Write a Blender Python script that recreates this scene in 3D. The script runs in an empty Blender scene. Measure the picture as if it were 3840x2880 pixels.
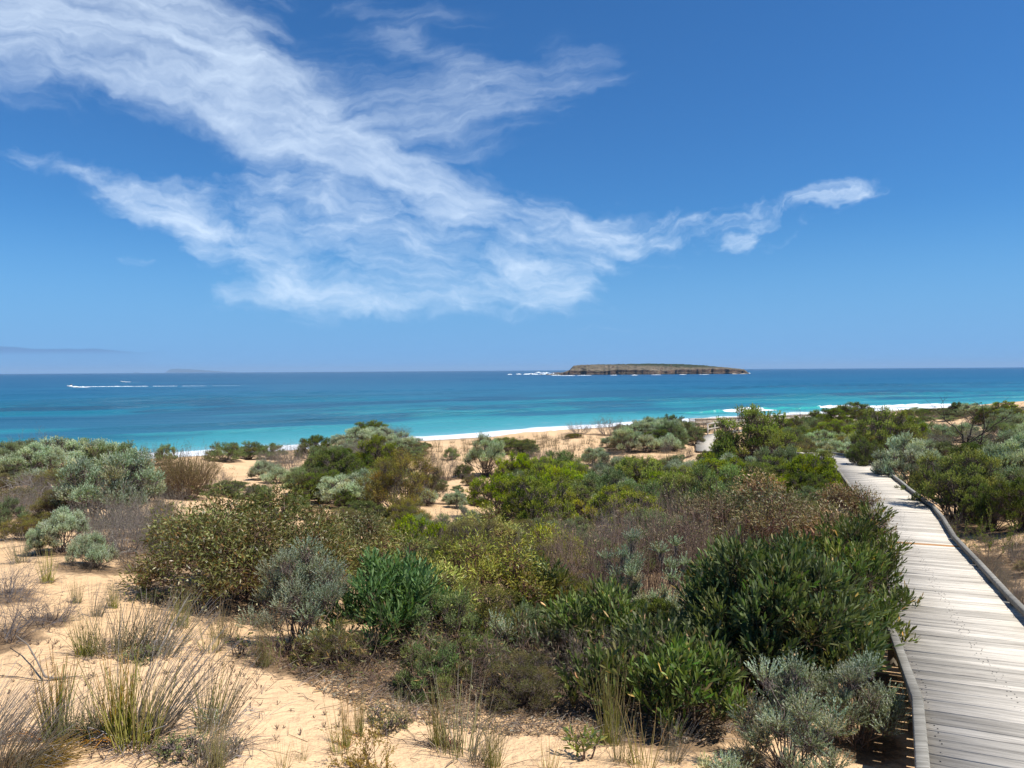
import bpy, math, random
import numpy as np
from mathutils import Vector, Matrix

SC = bpy.context.scene
COL = SC.collection
R = math.radians

# ------------------------------------------------------------------ camera
CAM_Z = 14.0
F_PX = 2957.0
PITCH, ROLL = R(1.0), R(0.373)
cam_d = bpy.data.cameras.new('camera')
cam_d.sensor_fit = 'HORIZONTAL'
cam_d.sensor_width = 36.0
cam_d.lens = 36.0 * F_PX / 3840.0
cam_d.clip_start = 0.05
cam_d.clip_end = 200000.0
cam = bpy.data.objects.new('camera', cam_d)
COL.objects.link(cam)
CAM_M = Matrix.Rotation(R(90) - PITCH, 3, 'X') @ Matrix.Rotation(-ROLL, 3, 'Z')
cam.matrix_world = Matrix.Translation((0, 0, CAM_Z)) @ CAM_M.to_4x4()
SC.camera = cam

# ------------------------------------------------------------------ light and sky
SUN_AZ, SUN_EL = R(106), R(56)
SUNV = Vector((math.sin(SUN_AZ) * math.cos(SUN_EL), math.cos(SUN_AZ) * math.cos(SUN_EL), math.sin(SUN_EL)))
sun_d = bpy.data.lights.new('sun', 'SUN')
sun_d.energy = 4.6
sun_d.angle = R(0.5)
sun_d.color = (1.0, 0.96, 0.89)
sun = bpy.data.objects.new('sun', sun_d)
sun.rotation_euler = SUNV.to_track_quat('Z', 'Y').to_euler()
COL.objects.link(sun)

SC.view_settings.view_transform = 'Standard'
SC.view_settings.look = 'None'
SC.view_settings.exposure = 0.4
SC.view_settings.gamma = 1.0
SC.view_settings.use_curve_mapping = False
SC.cycles.use_denoising = True
SC.cycles.denoiser = 'OPENIMAGEDENOISE'
SC.cycles.denoising_input_passes = 'RGB_ALBEDO_NORMAL'
SC.cycles.denoising_prefilter = 'ACCURATE'
SC.cycles.max_bounces = 6
SC.cycles.diffuse_bounces = 3
SC.cycles.glossy_bounces = 2
SC.cycles.transmission_bounces = 3
SC.cycles.transparent_max_bounces = 4
SC.cycles.volume_bounces = 0


class NT:
    """tiny node helper"""
    def __init__(self, tree):
        self.t = tree

    def n(self, kind, **kw):
        nd = self.t.nodes.new(kind)
        for k, v in kw.items():
            if k == 'inp':
                for kk, vv in v.items():
                    self.set(nd.inputs[kk], vv)
            else:
                setattr(nd, k, v)
        return nd

    def set(self, sock, v):
        if isinstance(v, bpy.types.NodeSocket):
            self.t.links.new(v, sock)
        elif isinstance(v, bpy.types.Node):
            self.t.links.new(v.outputs[0], sock)
        else:
            sock.default_value = v

    def math(self, op, a, b=None, c=None, clamp=False):
        nd = self.n('ShaderNodeMath', operation=op, use_clamp=clamp)
        self.set(nd.inputs[0], a)
        if b is not None:
            self.set(nd.inputs[1], b)
        if c is not None:
            self.set(nd.inputs[2], c)
        return nd.outputs[0]

    def vmath(self, op, a, b=None, scale=None):
        nd = self.n('ShaderNodeVectorMath', operation=op)
        self.set(nd.inputs[0], a)
        if b is not None:
            self.set(nd.inputs[1], b)
        if scale is not None:
            self.set(nd.inputs['Scale'], scale)
        return nd.outputs[0] if op not in ('LENGTH', 'DOT_PRODUCT') else nd.outputs['Value']

    def mr(self, v, a, b, c=0.0, d=1.0, typ='SMOOTHSTEP'):
        nd = self.n('ShaderNodeMapRange', interpolation_type=typ)
        self.set(nd.inputs[0], v)
        for i, x in zip((1, 2, 3, 4), (a, b, c, d)):
            self.set(nd.inputs[i], x)
        return nd.outputs[0]

    def noise(self, vec, scale, detail=4, rough=0.55, dist=0.0, out='Fac', dim='3D'):
        nd = self.n('ShaderNodeTexNoise', noise_dimensions=dim)
        if vec is not None:
            self.set(nd.inputs['Vector'], vec)
        nd.inputs['Scale'].default_value = scale
        nd.inputs['Detail'].default_value = detail
        nd.inputs['Roughness'].default_value = rough
        nd.inputs['Distortion'].default_value = dist
        return nd.outputs[out]

    def mix(self, f, a, b, blend='MIX'):
        nd = self.n('ShaderNodeMix', data_type='RGBA', blend_type=blend)
        self.set(nd.inputs[0], f)
        for i, x in ((6, a), (7, b)):
            if isinstance(x, (tuple, list)) and len(x) == 3:
                x = (*x, 1.0)
            self.set(nd.inputs[i], x)
        return nd.outputs[2]

    def ramp(self, f, stops, interp='LINEAR'):
        nd = self.n('ShaderNodeValToRGB')
        cr = nd.color_ramp
        cr.interpolation = interp
        while len(cr.elements) < len(stops):
            cr.elements.new(0.5)
        for e, (p, c) in zip(cr.elements, stops):
            e.position = p
            e.color = (*c, 1.0) if len(c) == 3 else c
        self.set(nd.inputs[0], f)
        return nd.outputs[0]

    def mapping(self, v, loc=(0, 0, 0), rot=(0, 0, 0), scl=(1, 1, 1), typ='POINT'):
        nd = self.n('ShaderNodeMapping', vector_type=typ)
        self.set(nd.inputs[0], v)
        nd.inputs['Location'].default_value = loc
        nd.inputs['Rotation'].default_value = rot
        nd.inputs['Scale'].default_value = scl
        return nd.outputs[0]


def sky_world():
    w = bpy.data.worlds.new("World")
    SC.world = w
    w.use_nodes = True
    t = w.node_tree
    t.nodes.clear()
    N = NT(t)
    sky = N.n('ShaderNodeTexSky', sky_type='NISHITA', sun_disc=False, sun_elevation=SUN_EL,
              sun_rotation=SUN_AZ, air_density=1.0, dust_density=0.25, ozone_density=2.2, altitude=0.0)
    tc = N.n('ShaderNodeTexCoord')
    d = N.vmath('NORMALIZE', tc.outputs['Generated'])
    sp = N.n('ShaderNodeSeparateXYZ')
    N.set(sp.inputs[0], d)
    y = N.math('MAXIMUM', sp.outputs[1], 0.05)
    u = N.math('DIVIDE', sp.outputs[0], y)
    v = N.math('DIVIDE', sp.outputs[2], y)
    cb = N.n('ShaderNodeCombineXYZ')
    N.set(cb.inputs[0], u)
    N.set(cb.inputs[1], v)
    P = cb.outputs[0]
    # domain warp (one broad, one fine)
    w1 = N.vmath('SUBTRACT', N.noise(P, 3.2, 3, 0.6, out='Color'), (0.5, 0.5, 0.5))
    w2 = N.vmath('SUBTRACT', N.noise(P, 13.0, 4, 0.6, out='Color'), (0.5, 0.5, 0.5))
    Pw = N.vmath('ADD', P, N.vmath('ADD', N.vmath('MULTIPLY', w1, (0.16, 0.06, 0.0)),
                                   N.vmath('MULTIPLY', w2, (0.075, 0.05, 0.0))))
    # cirrus patches: centre (image position of the direction), radii, tilt, strength; each group has fibres along its own drift
    groups = [
        (-20, (3.0, 15.0), (9.0, 52.0), 5.0, (0.18, 2.7), [
            (-150, 40, 760, 200, -8, 1.15), (350, 130, 720, 220, -16, 1.25), (860, 310, 600, 170, -24, 1.05), (1180, 520, 420, 120, -24, 1.0),
            (1480, 640, 420, 80, -16, 1.05), (1760, 730, 320, 80, -22, 1.0), (700, 60, 560, 130, 14, 0.5)]),
        (7, (2.6, 17.0), (8.0, 60.0), 4.8, (0.15, 2.8), [
            (1250, 430, 560, 150, -6, 0.9), (1700, 420, 560, 120, 8, 0.85), (2050, 330, 420, 130, 20, 0.42), (1450, 90, 460, 130, -10, 0.5), (1650, 210, 300, 50, -18, 0.45)]),
        (-11, (5.0, 14.0), (14.0, 46.0), 7.6, (0.35, 3.0), [
            (620, 790, 280, 70, -26, 1.0), (900, 840, 330, 120, -20, 0.95), (800, 700, 260, 60, -4, 0.8), (1130, 740, 230, 100, -20, 1.15),
            (1380, 880, 340, 110, -16, 1.05), (1800, 800, 420, 110, -16, 1.2), (2180, 860, 440, 95, -6, 1.2), (1900, 940, 420, 110, -6, 1.1),
            (1200, 1000, 460, 110, -8, 0.95), (1700, 1060, 560, 95, -2, 1.15), (1150, 1120, 360, 70, 0, 1.0), (1850, 1145, 460, 50, -2, 1.0),
            (2150, 1030, 300, 70, 8, 0.85), (130, 590, 330, 46, -12, 0.95), (360, 640, 110, 26, -6, 0.7), (540, 975, 120, 26, 10, 0.7), (2200, 1254, 110, 9, 0, 0.35)]),
        (17, (7.0, 24.0), (20.0, 70.0), 7.5, (0.30, 2.7), [
            (2560, 860, 360, 55, 12, 1.0), (2800, 830, 180, 50, 24, 0.85), (3070, 775, 150, 46, 14, 1.0), (3180, 745, 100, 34, 16, 0.95),
            (2960, 880, 90, 22, 24, 0.7), (2770, 905, 110, 26, 12, 0.95)]),
    ]
    iso = N.noise(N.mapping(Pw, scl=(9.0, 14.0, 1.0)), 1.0, 4, 0.6)
    clear = None
    for (deg_f, s1, s2, kk, (lo, hi), blobs) in groups:
        acc = None
        for (px, py, rx, ry, deg, s) in blobs:
            c = ((px - 1920) / F_PX, (1390 - py) / F_PX, 0.0)
            m = N.mapping(Pw, c, (0, 0, R(deg)), (rx * 1.08 / F_PX, ry * 1.32 / F_PX, 1.0), 'TEXTURE')
            b = N.mr(N.vmath('LENGTH', m), 1.4, 0.0, 0.0, s)
            acc = b if acc is None else N.math('ADD', acc, b)
        mask = N.math('MINIMUM', acc, 1.4)
        f1 = N.noise(N.mapping(Pw, rot=(0, 0, R(deg_f)), scl=(1 / s1[0], 1 / s1[1], 1.0), typ='TEXTURE'), 1.0, 5, 0.62)
        f2 = N.noise(N.mapping(Pw, (3.7, 1.1, 0), rot=(0, 0, R(deg_f + 4)), scl=(1 / s2[0], 1 / s2[1], 1.0), typ='TEXTURE'), 1.0, 4, 0.6)
        tex = N.math('ADD', N.math('ADD', N.math('MULTIPLY', f1, 0.5), N.math('MULTIPLY', f2, 0.24)), N.math('MULTIPLY', iso, 0.26))
        d_ = N.math('ADD', mask, N.math('MULTIPLY', N.math('SUBTRACT', tex, 0.5), kk))
        d_ = N.math('MULTIPLY', N.mr(d_, lo, hi, 0.0, 1.0), N.mr(mask, 0.02, 0.35))
        cl = N.math('SUBTRACT', 1.0, d_)
        clear = cl if clear is None else N.math('MULTIPLY', clear, cl)
    dens = N.math('SUBTRACT', 1.0, clear)
    dens = N.math('MULTIPLY', dens, N.mr(sp.outputs[1], 0.05, 0.3))
    # low purplish bank of far cloud on the left horizon
    nb = N.noise(N.mapping(P, scl=(9.0, 1.0, 1.0)), 1.0, 5, 0.5)
    top = N.math('ADD', N.mr(u, -0.72, -0.47, 0.0395, 0.0275, 'LINEAR'), N.math('MULTIPLY', N.math('SUBTRACT', nb, 0.5), 0.014))
    bank = N.math('MULTIPLY', N.mr(N.math('SUBTRACT', top, v), 0.0, 0.0018), N.mr(v, 0.022, 0.030, 0.25, 1.0))
    bank = N.math('MULTIPLY', bank, N.mr(u, -0.42, -0.50))
    bank = N.math('MULTIPLY', bank, 0.85)
    # colour of the clear sky: slightly deeper blue
    g = N.n('ShaderNodeGamma')
    N.set(g.inputs[0], sky.outputs[0])
    g.inputs[1].default_value = 1.0
    base = N.mix(1.0, g.outputs[0], (0.235, 0.56, 0.89), 'MULTIPLY')
    low = N.mr(sp.outputs[2], 0.0, 0.20, 1.0, 0.0)
    base = N.mix(N.math('MULTIPLY', low, 0.9), base, (1.5, 3.35, 6.3))
    base = N.mix(bank, base, (1.2, 2.35, 4.6))
    # clouds are lit by the same sun: a little brighter than the clear sky behind
    col = N.mix(N.math('MULTIPLY', dens, 0.86), base, (6.6, 7.7, 9.0))
    bg = N.n('ShaderNodeBackground')
    N.set(bg.inputs[0], col)
    bg.inputs[1].default_value = 0.1
    out = N.n('ShaderNodeOutputWorld')
    N.set(out.inputs[0], bg.outputs[0])


sky_world()

# ------------------------------------------------------------------ helpers
def lk(o, parent=None):
    COL.objects.link(o)
    if parent is not None:
        o.parent = parent
    return o


def tag(o, label=None, cat=None, group=None, kind=None):
    if label: o['label'] = label
    if cat: o['category'] = cat
    if group: o['group'] = group
    if kind: o['kind'] = kind
    return o


def empty(name, loc=(0, 0, 0), rz=0.0, scl=(1, 1, 1)):
    o = bpy.data.objects.new(name, None)
    o.empty_display_size = 0.2
    o.location = loc
    o.rotation_euler = (0, 0, rz)
    o.scale = scl
    COL.objects.link(o)
    return o


def mesh_np(name, V, faces, mat=None, col=None, smooth=False, attrs=None):
    """faces: list of int arrays (n,k). V (n,3)."""
    me = bpy.data.meshes.new(name)
    V = np.asarray(V, dtype=np.float32)
    me.vertices.add(len(V))
    me.vertices.foreach_set('co', V.ravel())
    loops = np.concatenate([np.asarray(f, dtype=np.int32).ravel() for f in faces])
    tot = np.concatenate([np.full(len(f), np.asarray(f).shape[1], dtype=np.int32) for f in faces])
    st = np.concatenate([[0], np.cumsum(tot)[:-1]]).astype(np.int32)
    me.loops.add(len(loops))
    me.loops.foreach_set('vertex_index', loops)
    me.polygons.add(len(tot))
    me.polygons.foreach_set('loop_start', st)
    if smooth:
        me.polygons.foreach_set('use_smooth', np.ones(len(tot), dtype=bool))
    me.update(calc_edges=True)
    if col is not None:
        a = me.color_attributes.new('col', 'FLOAT_COLOR', 'POINT')
        c = np.ones((len(V), 4), dtype=np.float32)
        c[:, :3] = col
        a.data.foreach_set('color', c.ravel())
    for k, v in (attrs or {}).items():
        a = me.attributes.new(k, 'FLOAT', 'POINT')
        a.data.foreach_set('value', np.asarray(v, dtype=np.float32))
    if mat is not None:
        me.materials.append(mat)
    return me


def _hash(ix, iy, seed):
    h = (ix.astype(np.int64) * 374761393 + iy.astype(np.int64) * 668265263 + seed * 1274126177) & 0x7fffffff
    h = ((h ^ (h >> 13)) * 1274126177) & 0x7fffffff
    h = h ^ (h >> 16)
    return (h & 0xffff) / 65535.0


def vnoise(x, y, seed=0):
    x = np.asarray(x, dtype=float); y = np.asarray(y, dtype=float)
    ix = np.floor(x); iy = np.floor(y)
    fx = x - ix; fy = y - iy
    fx = fx * fx * (3 - 2 * fx); fy = fy * fy * (3 - 2 * fy)
    a = _hash(ix, iy, seed); b = _hash(ix + 1, iy, seed)
    c = _hash(ix, iy + 1, seed); d = _hash(ix + 1, iy + 1, seed)
    return (a + (b - a) * fx) * (1 - fy) + (c + (d - c) * fx) * fy - 0.5


def fbm(x, y, seed=0, o=4, g=0.5):
    s = 0; a = 1.0
    for i in range(o):
        s = s + a * vnoise(x * 2 ** i + 17.3 * i, y * 2 ** i - 9.1 * i, seed + i)
        a *= g
    return s


def sstep(x, a, b):
    t = np.clip((np.asarray(x, dtype=float) - a) / (b - a), 0, 1)
    return t * t * (3 - 2 * t)


CM = np.array(CAM_M)


def ray(px, py):
    """direction with unit depth along the view's ground direction Y"""
    d = CM @ np.array([(px - 1920) / F_PX, (1440 - py) / F_PX, -1.0])
    return d / d[1]


def pt(px, py, Y):
    d = ray(px, py)
    return np.array([0, 0, CAM_Z]) + d * Y


def at_sea(px, py, z=0.0):
    d = ray(px, py)
    k = (z - CAM_Z) / d[2]
    return np.array([0, 0, CAM_Z]) + d * k


# ------------------------------------------------------------------ shoreline and ground shape
_sh = [(-1500, 1815), (-600, 1772), (0, 1754), (400, 1730), (560, 1722), (1250, 1679), (1560, 1655), (1870, 1637), (2130, 1612),
       (2600, 1582), (3000, 1560), (3300, 1541), (3840, 1519), (4700, 1492), (5600, 1472)]
SHORE = np.array([at_sea(*p)[:2] for p in _sh])


def shore_dist(X, Y):
    """signed distance to the waterline, positive out to sea"""
    X = np.asarray(X, dtype=float); Y = np.asarray(Y, dtype=float)
    best = np.full(X.shape, 1e18); sg = np.zeros(X.shape)
    n = len(SHORE) - 1
    for i in range(n):
        a = SHORE[i]; b = SHORE[i + 1]
        ab = b - a
        L = ab @ ab
        t = ((X - a[0]) * ab[0] + (Y - a[1]) * ab[1]) / L
        lo = -50.0 if i == 0 else 0.0
        hi = 50.0 if i == n - 1 else 1.0
        t = np.clip(t, lo, hi)
        dx = X - a[0] - t * ab[0]; dy = Y - a[1] - t * ab[1]
        d2 = dx * dx + dy * dy
        c = ab[0] * dy - ab[1] * dx
        m = d2 < best
        best = np.where(m, d2, best); sg = np.where(m, np.sign(c), sg)
    return np.sqrt(best) * sg


_gc = [  # image x, image y, distance
    (100, 2700, 4.9), (0, 2300, 6.8), (500, 2500, 5.9), (1000, 2700, 4.95), (200, 2100, 9), (0, 1950, 13), (100, 1850, 17.5),
    (-800, 2300, 7), (-800, 1900, 14), (-700, 1750, 33), (50, 1752, 31), (250, 1745, 38), (500, 1728, 45), (520, 1790, 28),
    (600, 2010, 12), (400, 2010, 11.5), (900, 2300, 8.0), (1400, 2500, 6.7), (2000, 2650, 6.0), (2000, 2860, 4.7), (2900, 2860, 4.9),
    (3250, 2600, 6.6), (3200, 2350, 8.9), (3250, 2000, 15.5), (2600, 2700, 5.8), (1500, 2870, 4.55), (500, 2870, 4.2),
    (720, 1800, 30), (860, 1790, 31), (800, 1722, 46), (620, 1765, 36), (1000, 1730, 48), (700, 1880, 19),
    (1200, 1900, 20), (1600, 1960, 18.5), (1700, 1800, 33), (1800, 1740, 42), (2000, 1700, 50), (1600, 1665, 60), (1900, 1642, 67),
    (1400, 1628, 57), (1320, 1660, 54), (1480, 1655, 57), (1230, 1700, 50), (2150, 1612, 80), (2400, 1625, 80), (2500, 1690, 54), (2250, 1700, 50),
    (2100, 1850, 27), (2500, 1800, 32), (2650, 1690, 53), (2650, 1636, 75), (2800, 1622, 82), (2850, 1720, 42), (3000, 1745, 33.5),
    (3350, 1790, 24.5), (3000, 1900, 20), (2500, 2000, 16), (2000, 2050, 15), (1500, 2100, 12.6), (2500, 2300, 9.3), (1000, 2080, 11.8),
    (3600, 1800, 24.5), (3800, 1900, 18.5), (3700, 2150, 11.8), (3840, 2450, 8.0), (3500, 1665, 45), (3600, 1600, 72), (3840, 1545, 110),
    (3300, 1600, 84), (3000, 1600, 84), (4600, 1900, 18), (4600, 2400, 8), (4600, 1600, 70),
    (-600, -7.0, 60), (0, -7.0, 60), (300, -7.0, 60), (600, -7.0, 60), (900, -7.1, 61), (1180, -7.6, 66), (0, -9.4, 76), (500, -9.4, 76), (900, -9.4, 77),
    (1450, -8.0, 78), (1700, -8.2, 82), (1950, -8.2, 86), (1450, -10.2, 98), (1950, -10.2, 106), (2150, -8.9, 104), (2400, -9.0, 112), (2150, -10.8, 125),
    (3300, 1566, 150), (2700, 1600, 120), (3300, 1551, 200), (2650, 1590, 150), (3840, 1520, 190), (2000, 1636, 85),
]


def _uv(X, Y):
    r = np.sqrt(X * X + Y * Y) + 1e-6
    return np.arctan2(X, Y) * 1.6, np.log(r)


_gp = np.array([pt(*g) if g[1] > 0 else np.array([(g[0] - 1920) / F_PX * g[2], g[2], CAM_Z + g[1]]) for g in _gc])
_gx, _gy = _uv(_gp[:, 0], _gp[:, 1])
_h = CAM_Z - _gp[:, 2]
_lh = np.log(_h)


def _k(r2):
    return np.where(r2 > 1e-12, r2 * np.log(r2 + 1e-12), 0.0)


_n = len(_gx)
_K = _k((_gx[:, None] - _gx) ** 2 + (_gy[:, None] - _gy) ** 2) + np.eye(_n) * 0.004
_Pm = np.c_[np.ones(_n), _gx, _gy]
_A = np.zeros((_n + 3, _n + 3)); _A[:_n, :_n] = _K; _A[:_n, _n:] = _Pm; _A[_n:, :_n] = _Pm.T
_wts = np.linalg.solve(_A, np.r_[_lh, 0, 0, 0])


# boardwalk right-hand inner edge: (x, distance, depth of the deck under the camera's eye)
_bw = [(3840 + 1500, 2900, 4.3), (3840 + 150, 2620, 0)]
PATH = [  # X, Y, deck depth below camera : centre line
    (0.35, 0.2, 1.75), (1.9, 2.2, 2.0), (3.05, 4.35, 2.2), (4.3, 7.35, 2.58), (5.28, 9.75, 2.73), (6.0, 11.5, 2.82), (6.66, 13.15, 2.9), (7.6, 15.3, 2.98),
    (8.25, 16.7, 3.03), (9.25, 19.8, 3.09), (10.35, 23.1, 3.14), (10.9, 24.9, 3.17), (11.48, 27.2, 3.22), (11.7, 29.0, 3.27), (11.62, 31.2, 3.36),
    (11.5, 35, 3.7), (11.7, 40, 4.2), (12.1, 46, 4.8), (12.9, 52, 5.4), (14.0, 57, 5.65), (15.4, 63, 5.86), (17.2, 69, 6.05), (19.4, 75, 6.25), (23, 81, 6.38), (28, 86, 6.5), (35, 91, 6.6), (44, 96, 6.8)]
PA = np.array(PATH)


def catmull(P, n):
    out = []
    for i in range(len(P) - 1):
        p0 = P[max(i - 1, 0)]; p1 = P[i]; p2 = P[i + 1]; p3 = P[min(i + 2, len(P) - 1)]
        for k in range(n):
            t = k / n
            out.append(0.5 * ((2 * p1) + (-p0 + p2) * t + (2 * p0 - 5 * p1 + 4 * p2 - p3) * t * t + (-p0 + 3 * p1 - 3 * p2 + p3) * t ** 3))
    out.append(P[-1])
    return np.array(out)


PC = catmull(PA, 14)
PC[:, 2] = CAM_Z - PC[:, 2]
_seg = np.r_[0, np.cumsum(np.linalg.norm(np.diff(PC[:, :2], axis=0), axis=1))]


def path_at(s):
    return np.array([np.interp(s, _seg, PC[:, k]) for k in range(3)])


def path_dist(X, Y):
    sub = PC[::4]
    d2 = (np.asarray(X)[..., None] - sub[:, 0]) ** 2 + (np.asarray(Y)[..., None] - sub[:, 1]) ** 2
    j = np.argmin(d2, axis=-1)
    return np.sqrt(np.take_along_axis(d2, j[..., None], -1)[..., 0]), sub[j, 2]


def ground_z(X, Y):
    X = np.asarray(X, dtype=float); Y = np.asarray(Y, dtype=float)
    shp = X.shape
    X = X.ravel(); Y = Y.ravel()
    out = np.empty(len(X))
    for s in range(0, len(X), 20000):
        x = X[s:s + 20000]; y = Y[s:s + 20000]
        r = np.hypot(x, y)
        u, v = _uv(x, y)
        u = np.clip(u, -1.6, 1.6)
        v = np.clip(v, np.log(3.6), np.log(230))
        k = _k((u[:, None] - _gx) ** 2 + (v[:, None] - _gy) ** 2)
        lh = k @ _wts[:_n] + _wts[_n] + _wts[_n + 1] * u + _wts[_n + 2] * v
        z = CAM_Z - np.exp(lh)
        z = z + fbm(x / 6.0, y / 6.0, 3, 4, 0.5) * 0.42 * sstep(r, 14, 40) * (1 - sstep(r, 120, 200))
        z = z + fbm(x / 1.3, y / 1.3, 11, 4, 0.5) * 0.085 * sstep(r, 2.5, 6)
        z = z + (np.abs(fbm(x / 2.6, y / 2.6, 31, 3, 0.5)) - .2) * 0.28 * sstep(r, 16, 30)
        pd, pz = path_dist(x, y)
        kk = 1 - sstep(pd, 0.9, 2.4)
        z = z * (1 - kk) + np.where(r > 42, pz - 0.16, np.minimum(z, pz - 0.42)) * kk
        sd = -shore_dist(x, y)
        bz = np.where(sd > 0, 0.05 + 0.055 * sd, 0.05 + 0.08 * sd)
        m = sstep(sd, 10, 50)
        z = bz * (1 - m) + z * m
        out[s:s + 20000] = z
    return out.reshape(shp)


def hit(px, py, y0=2.5, y1=240.0):
    """where the view ray through an image point meets the ground"""
    d = ray(px, py)
    ys = np.exp(np.linspace(np.log(y0), np.log(y1), 400))
    zz = CAM_Z + d[2] * ys
    g = ground_z(d[0] * ys, ys)
    below = zz < g
    if not below.any():
        return None
    i = int(np.argmax(below))
    if i == 0:
        y = ys[0]
    else:
        a = zz[i - 1] - g[i - 1]; b = zz[i] - g[i]
        y = ys[i - 1] + (ys[i] - ys[i - 1]) * a / (a - b + 1e-9)
    return np.array([d[0] * y, y, float(ground_z(np.array([d[0] * y]), np.array([y]))[0])])


# ------------------------------------------------------------------ materials
def principled(name, rough=0.8, spec=0.3):
    m = bpy.data.materials.new(name)
    m.use_nodes = True
    N = NT(m.node_tree)
    b = m.node_tree.nodes['Principled BSDF']
    b.inputs['Roughness'].default_value = rough
    b.inputs['Specular IOR Level'].default_value = spec
    return m, N, b


def mat_col(name, rough=0.6, spec=0.25, trans=0.0, var=0.25, grain=0.0, gscale=30.0):
    """uses the colour stored on each leaf or stem, with a little change from plant to plant"""
    m, N, b = principled(name, rough, spec)
    at = N.n('ShaderNodeAttribute', attribute_name='col')
    oi = N.n('ShaderNodeObjectInfo')
    hs = N.n('ShaderNodeHueSaturation')
    N.set(hs.inputs['Color'], at.outputs['Color'])
    N.set(hs.inputs['Value'], N.mr(oi.outputs['Random'], 0, 1, 1 - var, 1 + var, 'LINEAR'))
    rr = N.math('FRACT', N.math('MULTIPLY', oi.outputs['Random'], 17.31))
    N.set(hs.inputs['Hue'], N.mr(rr, 0, 1, 0.488, 0.512, 'LINEAR'))
    N.set(hs.inputs['Saturation'], N.mr(N.math('FRACT', N.math('MULTIPLY', oi.outputs['Random'], 5.77)), 0, 1, 0.85, 1.12, 'LINEAR'))
    c = N.mix(1.0, hs.outputs[0], (1.13, 1.13, 1.10) if trans > .1 else (1.0, 1.0, 1.0), 'MULTIPLY')
    if grain:
        tc = N.n('ShaderNodeTexCoord')
        g = N.noise(tc.outputs['Object'], gscale, 3, 0.6)
        c = N.mix(1.0, c, N.ramp(g, [(0.3, (1 - grain,) * 3), (0.7, (1 + grain,) * 3)]), 'MULTIPLY')
    N.set(b.inputs['Base Color'], c)
    if trans > 0:
        tr = N.n('ShaderNodeBsdfTranslucent')
        N.set(tr.inputs[0], N.mix(1.0, c, (1.25, 1.3, 0.6), 'MULTIPLY'))
        mx = N.n('ShaderNodeMixShader')
        mx.inputs[0].default_value = trans
        N.set(mx.inputs[1], b.outputs[0])
        N.set(mx.inputs[2], tr.outputs[0])
        N.set(m.node_tree.nodes['Material Output'].inputs[0], mx.outputs[0])
    return m


M_LEAF = mat_col('leaf_matte', 0.62, 0.18, 0.24)
M_GLOSS = mat_col('leaf_leathery', 0.5, 0.2, 0.28)
M_WOOD = mat_col('bark_and_twigs', 0.9, 0.1, 0.0)
M_DRY = mat_col('dry_stems', 0.7, 0.2, 0.08)


def mat_sand():
    m, N, b = principled('dune_sand', 0.95, 0.08)
    tc = N.n('ShaderNodeTexCoord')
    P = tc.outputs['Object']
    lit = N.n('ShaderNodeAttribute', attribute_name='litter').outputs['Fac']
    wet = N.n('ShaderNodeAttribute', attribute_name='wet').outputs['Fac']
    n1 = N.noise(P, 0.35, 5, 0.6)
    n2 = N.noise(P, 6.0, 5, 0.65)
    n3 = N.noise(P, 60.0, 3, 0.7)
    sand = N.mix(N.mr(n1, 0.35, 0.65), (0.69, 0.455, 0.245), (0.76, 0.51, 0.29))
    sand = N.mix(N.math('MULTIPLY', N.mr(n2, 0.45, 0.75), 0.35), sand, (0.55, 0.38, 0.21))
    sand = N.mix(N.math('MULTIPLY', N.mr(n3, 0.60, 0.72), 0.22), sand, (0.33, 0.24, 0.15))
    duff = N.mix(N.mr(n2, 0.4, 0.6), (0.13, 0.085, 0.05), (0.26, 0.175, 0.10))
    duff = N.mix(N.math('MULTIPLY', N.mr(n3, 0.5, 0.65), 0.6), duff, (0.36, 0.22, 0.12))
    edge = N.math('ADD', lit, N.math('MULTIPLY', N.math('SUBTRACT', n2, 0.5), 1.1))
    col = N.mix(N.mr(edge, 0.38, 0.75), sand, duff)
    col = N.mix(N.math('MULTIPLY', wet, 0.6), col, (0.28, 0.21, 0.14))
    N.set(b.inputs['Base Color'], col)
    # wind ripples, small lumps and grains
    rp = N.n('ShaderNodeTexWave', wave_type='BANDS', bands_direction='X')
    N.set(rp.inputs['Vector'], N.mapping(P, rot=(0, 0, R(35))))
    rp.inputs['Scale'].default_value = 2.6
    rp.inputs['Distortion'].default_value = 7.0
    rp.inputs['Detail'].default_value = 3.0
    rp.inputs['Detail Scale'].default_value = 0.8
    h = N.math('ADD', N.math('MULTIPLY', rp.outputs['Fac'], 0.005), N.math('MULTIPLY', n2, 0.07))
    h = N.math('ADD', h, N.math('MULTIPLY', N.noise(P, 2.2, 5, 0.62), 0.15))
    h = N.math('ADD', h, N.math('MULTIPLY', n3, 0.006))
    bp = N.n('ShaderNodeBump')
    bp.inputs['Strength'].default_value = 0.75
    bp.inputs['Distance'].default_value = 1.0
    N.set(bp.inputs['Height'], h)
    N.set(b.inputs['Normal'], bp.outputs[0])
    return m


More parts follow.
